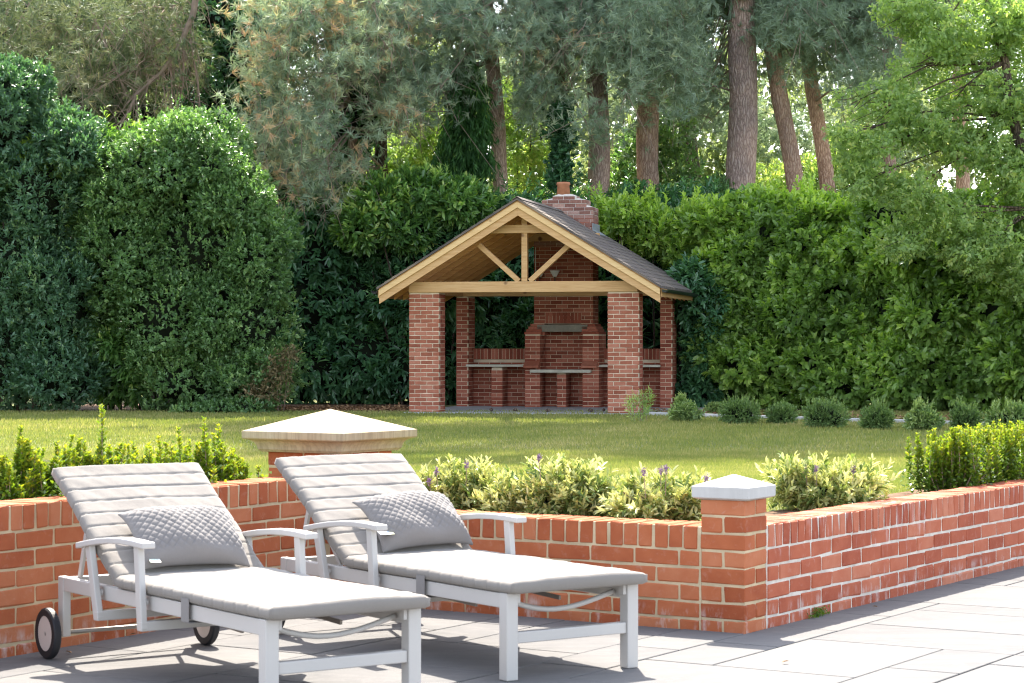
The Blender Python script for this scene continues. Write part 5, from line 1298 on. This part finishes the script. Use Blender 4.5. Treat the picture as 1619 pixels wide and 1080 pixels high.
# variegated hebes
def hebe(label, px, py, rx, rz, o_, d_, n_, back_, nsp, flowers):
    oo = o_+n_*back_; kx = (px-809.5)/3500.0; tt = (oo.x-kx*oo.y)/(kx*d_.y-d_.x); p = oo+d_*tt; k = p.y/3500
    ztop = 1.26-(py-540)*k; p.z = soilz; H = ztop-soilz
    t = empty('hebe_shrub', p); tag(t, label, 'hebe', 'variegated hebes behind the wall')
    w = rx*k; lobes = [(0, 0, H*0.45, w*0.75, w*0.55, H*0.5)]+[(random.uniform(-.6, .6)*w, random.uniform(-.4, .3)*w, H*random.uniform(.35, .7), w*random.uniform(.2, .38), w*0.3, H*random.uniform(.2, .36)) for _ in range(9)]
    P, N = shell_points(lobes, nsp, 0.5, 0.15, 5, 0.5, 0.0, int(px))
    f = Foliage('oval'); P = np.concatenate([P, P[:nsp//4]+unit(N[:nsp//4]+np.array([0, 0, .8]))*0.07]); N = np.concatenate([N, N[:nsp//4]])
    sprays(f, P, N, 8, 0.06, 0.047, 0.0145, up=0.7, out=0.7, rand=0.4, ang=0.95, rmean=0.48, rvar=0.3, tipb=0.35); f.build('foliage', M['hebe'], t)
    core_mesh(lobes[:1], 0.4).build('shade_core', M['core'], t)
    s = MB()
    for i in range(12):
        a = random.uniform(0, 6.3); s.tube([(0, 0, -0.02), (math.cos(a)*w*.3, math.sin(a)*w*.3, H*.4), (math.cos(a)*w*.6, math.sin(a)*w*.5, H*.85)], [0.005, 0.004, 0.002], 5)
    s.build('stems', M['twig'], t)['kind'] = 'stuff'
    for (fx, fy) in flowers:
        kk = (p.y-0.20)/3500; c = at(fx, fy-2, p.y-0.20)-p
        g = Foliage('diamond'); q = RG.rand(80); P = np.array(c)[None]+RG.normal(size=(80, 3))*0.005+np.array([0.1, 0, 1.])*(q[:, None]-.5)*0.026
        g.add(P, rnd_dirs(80), rnd_dirs(80), 0.009, 0.005, RG.rand(80)); g.build('flower_spike', M['hebe_flower'], t)
        s = MB(); s.tube([(c.x*0.9, c.y, c.z-0.12), (c.x, c.y, c.z-0.01)], 0.0018, 4); s.build('stem', M['twig'], t)
hebe('variegated cream hebe beside the right lounger back, with purple flowers', 722, 750, 80, 55, P0, wd, wn, 0.47, 480, [(690, 747), (738, 736), (679, 762)])
hebe('largest variegated cream hebe, in the middle behind the wall', 885, 748, 92, 65, P0, wd, wn, 0.47, 620, [(852, 726)])
hebe('small low hebe between the first and the largest hebe', 797, 772, 50, 32, P0, wd, wn, 0.40, 220, [])
hebe('yellower variegated hebe left of the small pier', 1040, 768, 92, 45, P0, wd, wn, 0.47, 560, [(1018, 748), (1045, 747), (1053, 744), (1117, 759)])
hebe('variegated hebe just right of the small pier', 1300, 740, 108, 62, P0, rd, rn, 0.50, 620, [(1274, 746), (1290, 743), (1350, 744)])

# --- grass blades on the near lawn
def grass(n_, y0, y1, h, w, name):
    Y = y0+(y1-y0)*RG.rand(n_)**0.8; X = (RG.rand(n_)-0.5)*2*0.235*Y
    # keep behind the walls
    def behind(o, nn, d_, m_): return (X-o.x)*nn.x+(Y-o.y)*nn.y > m_
    okm = behind(P0, wn, wd, 0.45)
    okl = behind(L0, ln, ld, 0.45)
    okr = behind(P0, rn, rd, 0.7)
    ok = okr & (okm | okl) & ~((X > 0.2) & ~okm)
    X, Y = X[ok], Y[ok]; n2 = len(X); Z = ground_z(X, Y)
    d_ = unit(np.stack([RG.normal(size=n2)*0.35, RG.normal(size=n2)*0.35, np.ones(n2)], 1))
    f = Foliage('needle'); c = np.clip(0.42+vnoise(np.stack([X, Y, Z], 1), 1.2, 8)*0.25+RG.normal(size=n2)*0.2, 0, 1)
    f.add(np.stack([X, Y, Z-0.003], 1), d_, rnd_dirs(n2), h*RG.uniform(.6, 1.3, n2)*np.clip(Y/16, 0.9, 1.6), w*np.clip(Y/13, 1, 3.2), c)
    o = f.build(name, M['blade']); tag(o, 'short sunlit lawn grass, dry in patches, between the raised bed and the pavilion', 'grass', kind='stuff')
grass(420000, 10.5, 26, 0.030, 0.0045, 'grass')
grass(130000, 24, 41, 0.035, 0.007, 'grass')

kx = (1290-809.5)/3500.0; tt = (P0.x-kx*P0.y)/(kx*rd.y-rd.x)
f = Foliage('diamond'); n_ = 220; P = np.stack([tt+RG.normal(size=n_)*0.05, -0.006-RG.rand(n_)*0.012, 0.004+RG.rand(n_)**2*0.035], 1); dd = unit(RG.normal(size=(n_, 3))+np.array([0, -0.6, 0.9]))
f.add(P, dd, rnd_dirs(n_), 0.014, 0.006, RG.rand(n_)*0.5); f.build('moss_patch', M['boxleaf'], wr, kind='stuff')
leafspots = [(113, 1035, 'curled dry leaf on the paving beside the left lounger wheel'), (1388, 962, 'tiny dry leaf on the paving in the shade of the right wall'), (205, 1006, 'dry leaf scrap at the foot of the left brick wall'), (1236, 1050, 'small dry leaf lying on the sunlit paving in front of the small pier')]
for (x, y, lab) in leafspots:
    Yd = 1.26*3500/(y-540); p = at(x, y, Yd); f = Foliage('oval'); aa = random.uniform(0, 6)
    f.add(np.array([[0, 0, 0.006]]), np.array([[math.cos(aa), math.sin(aa), 0.25]])/1.03, np.array([[0.1, 0.2, 1.]]), 0.030, 0.018, np.array([0.8])); o = f.build('dry_leaf', M['deadleaf']); o.location = (p.x, p.y, 0.001); tag(o, lab, 'leaf')
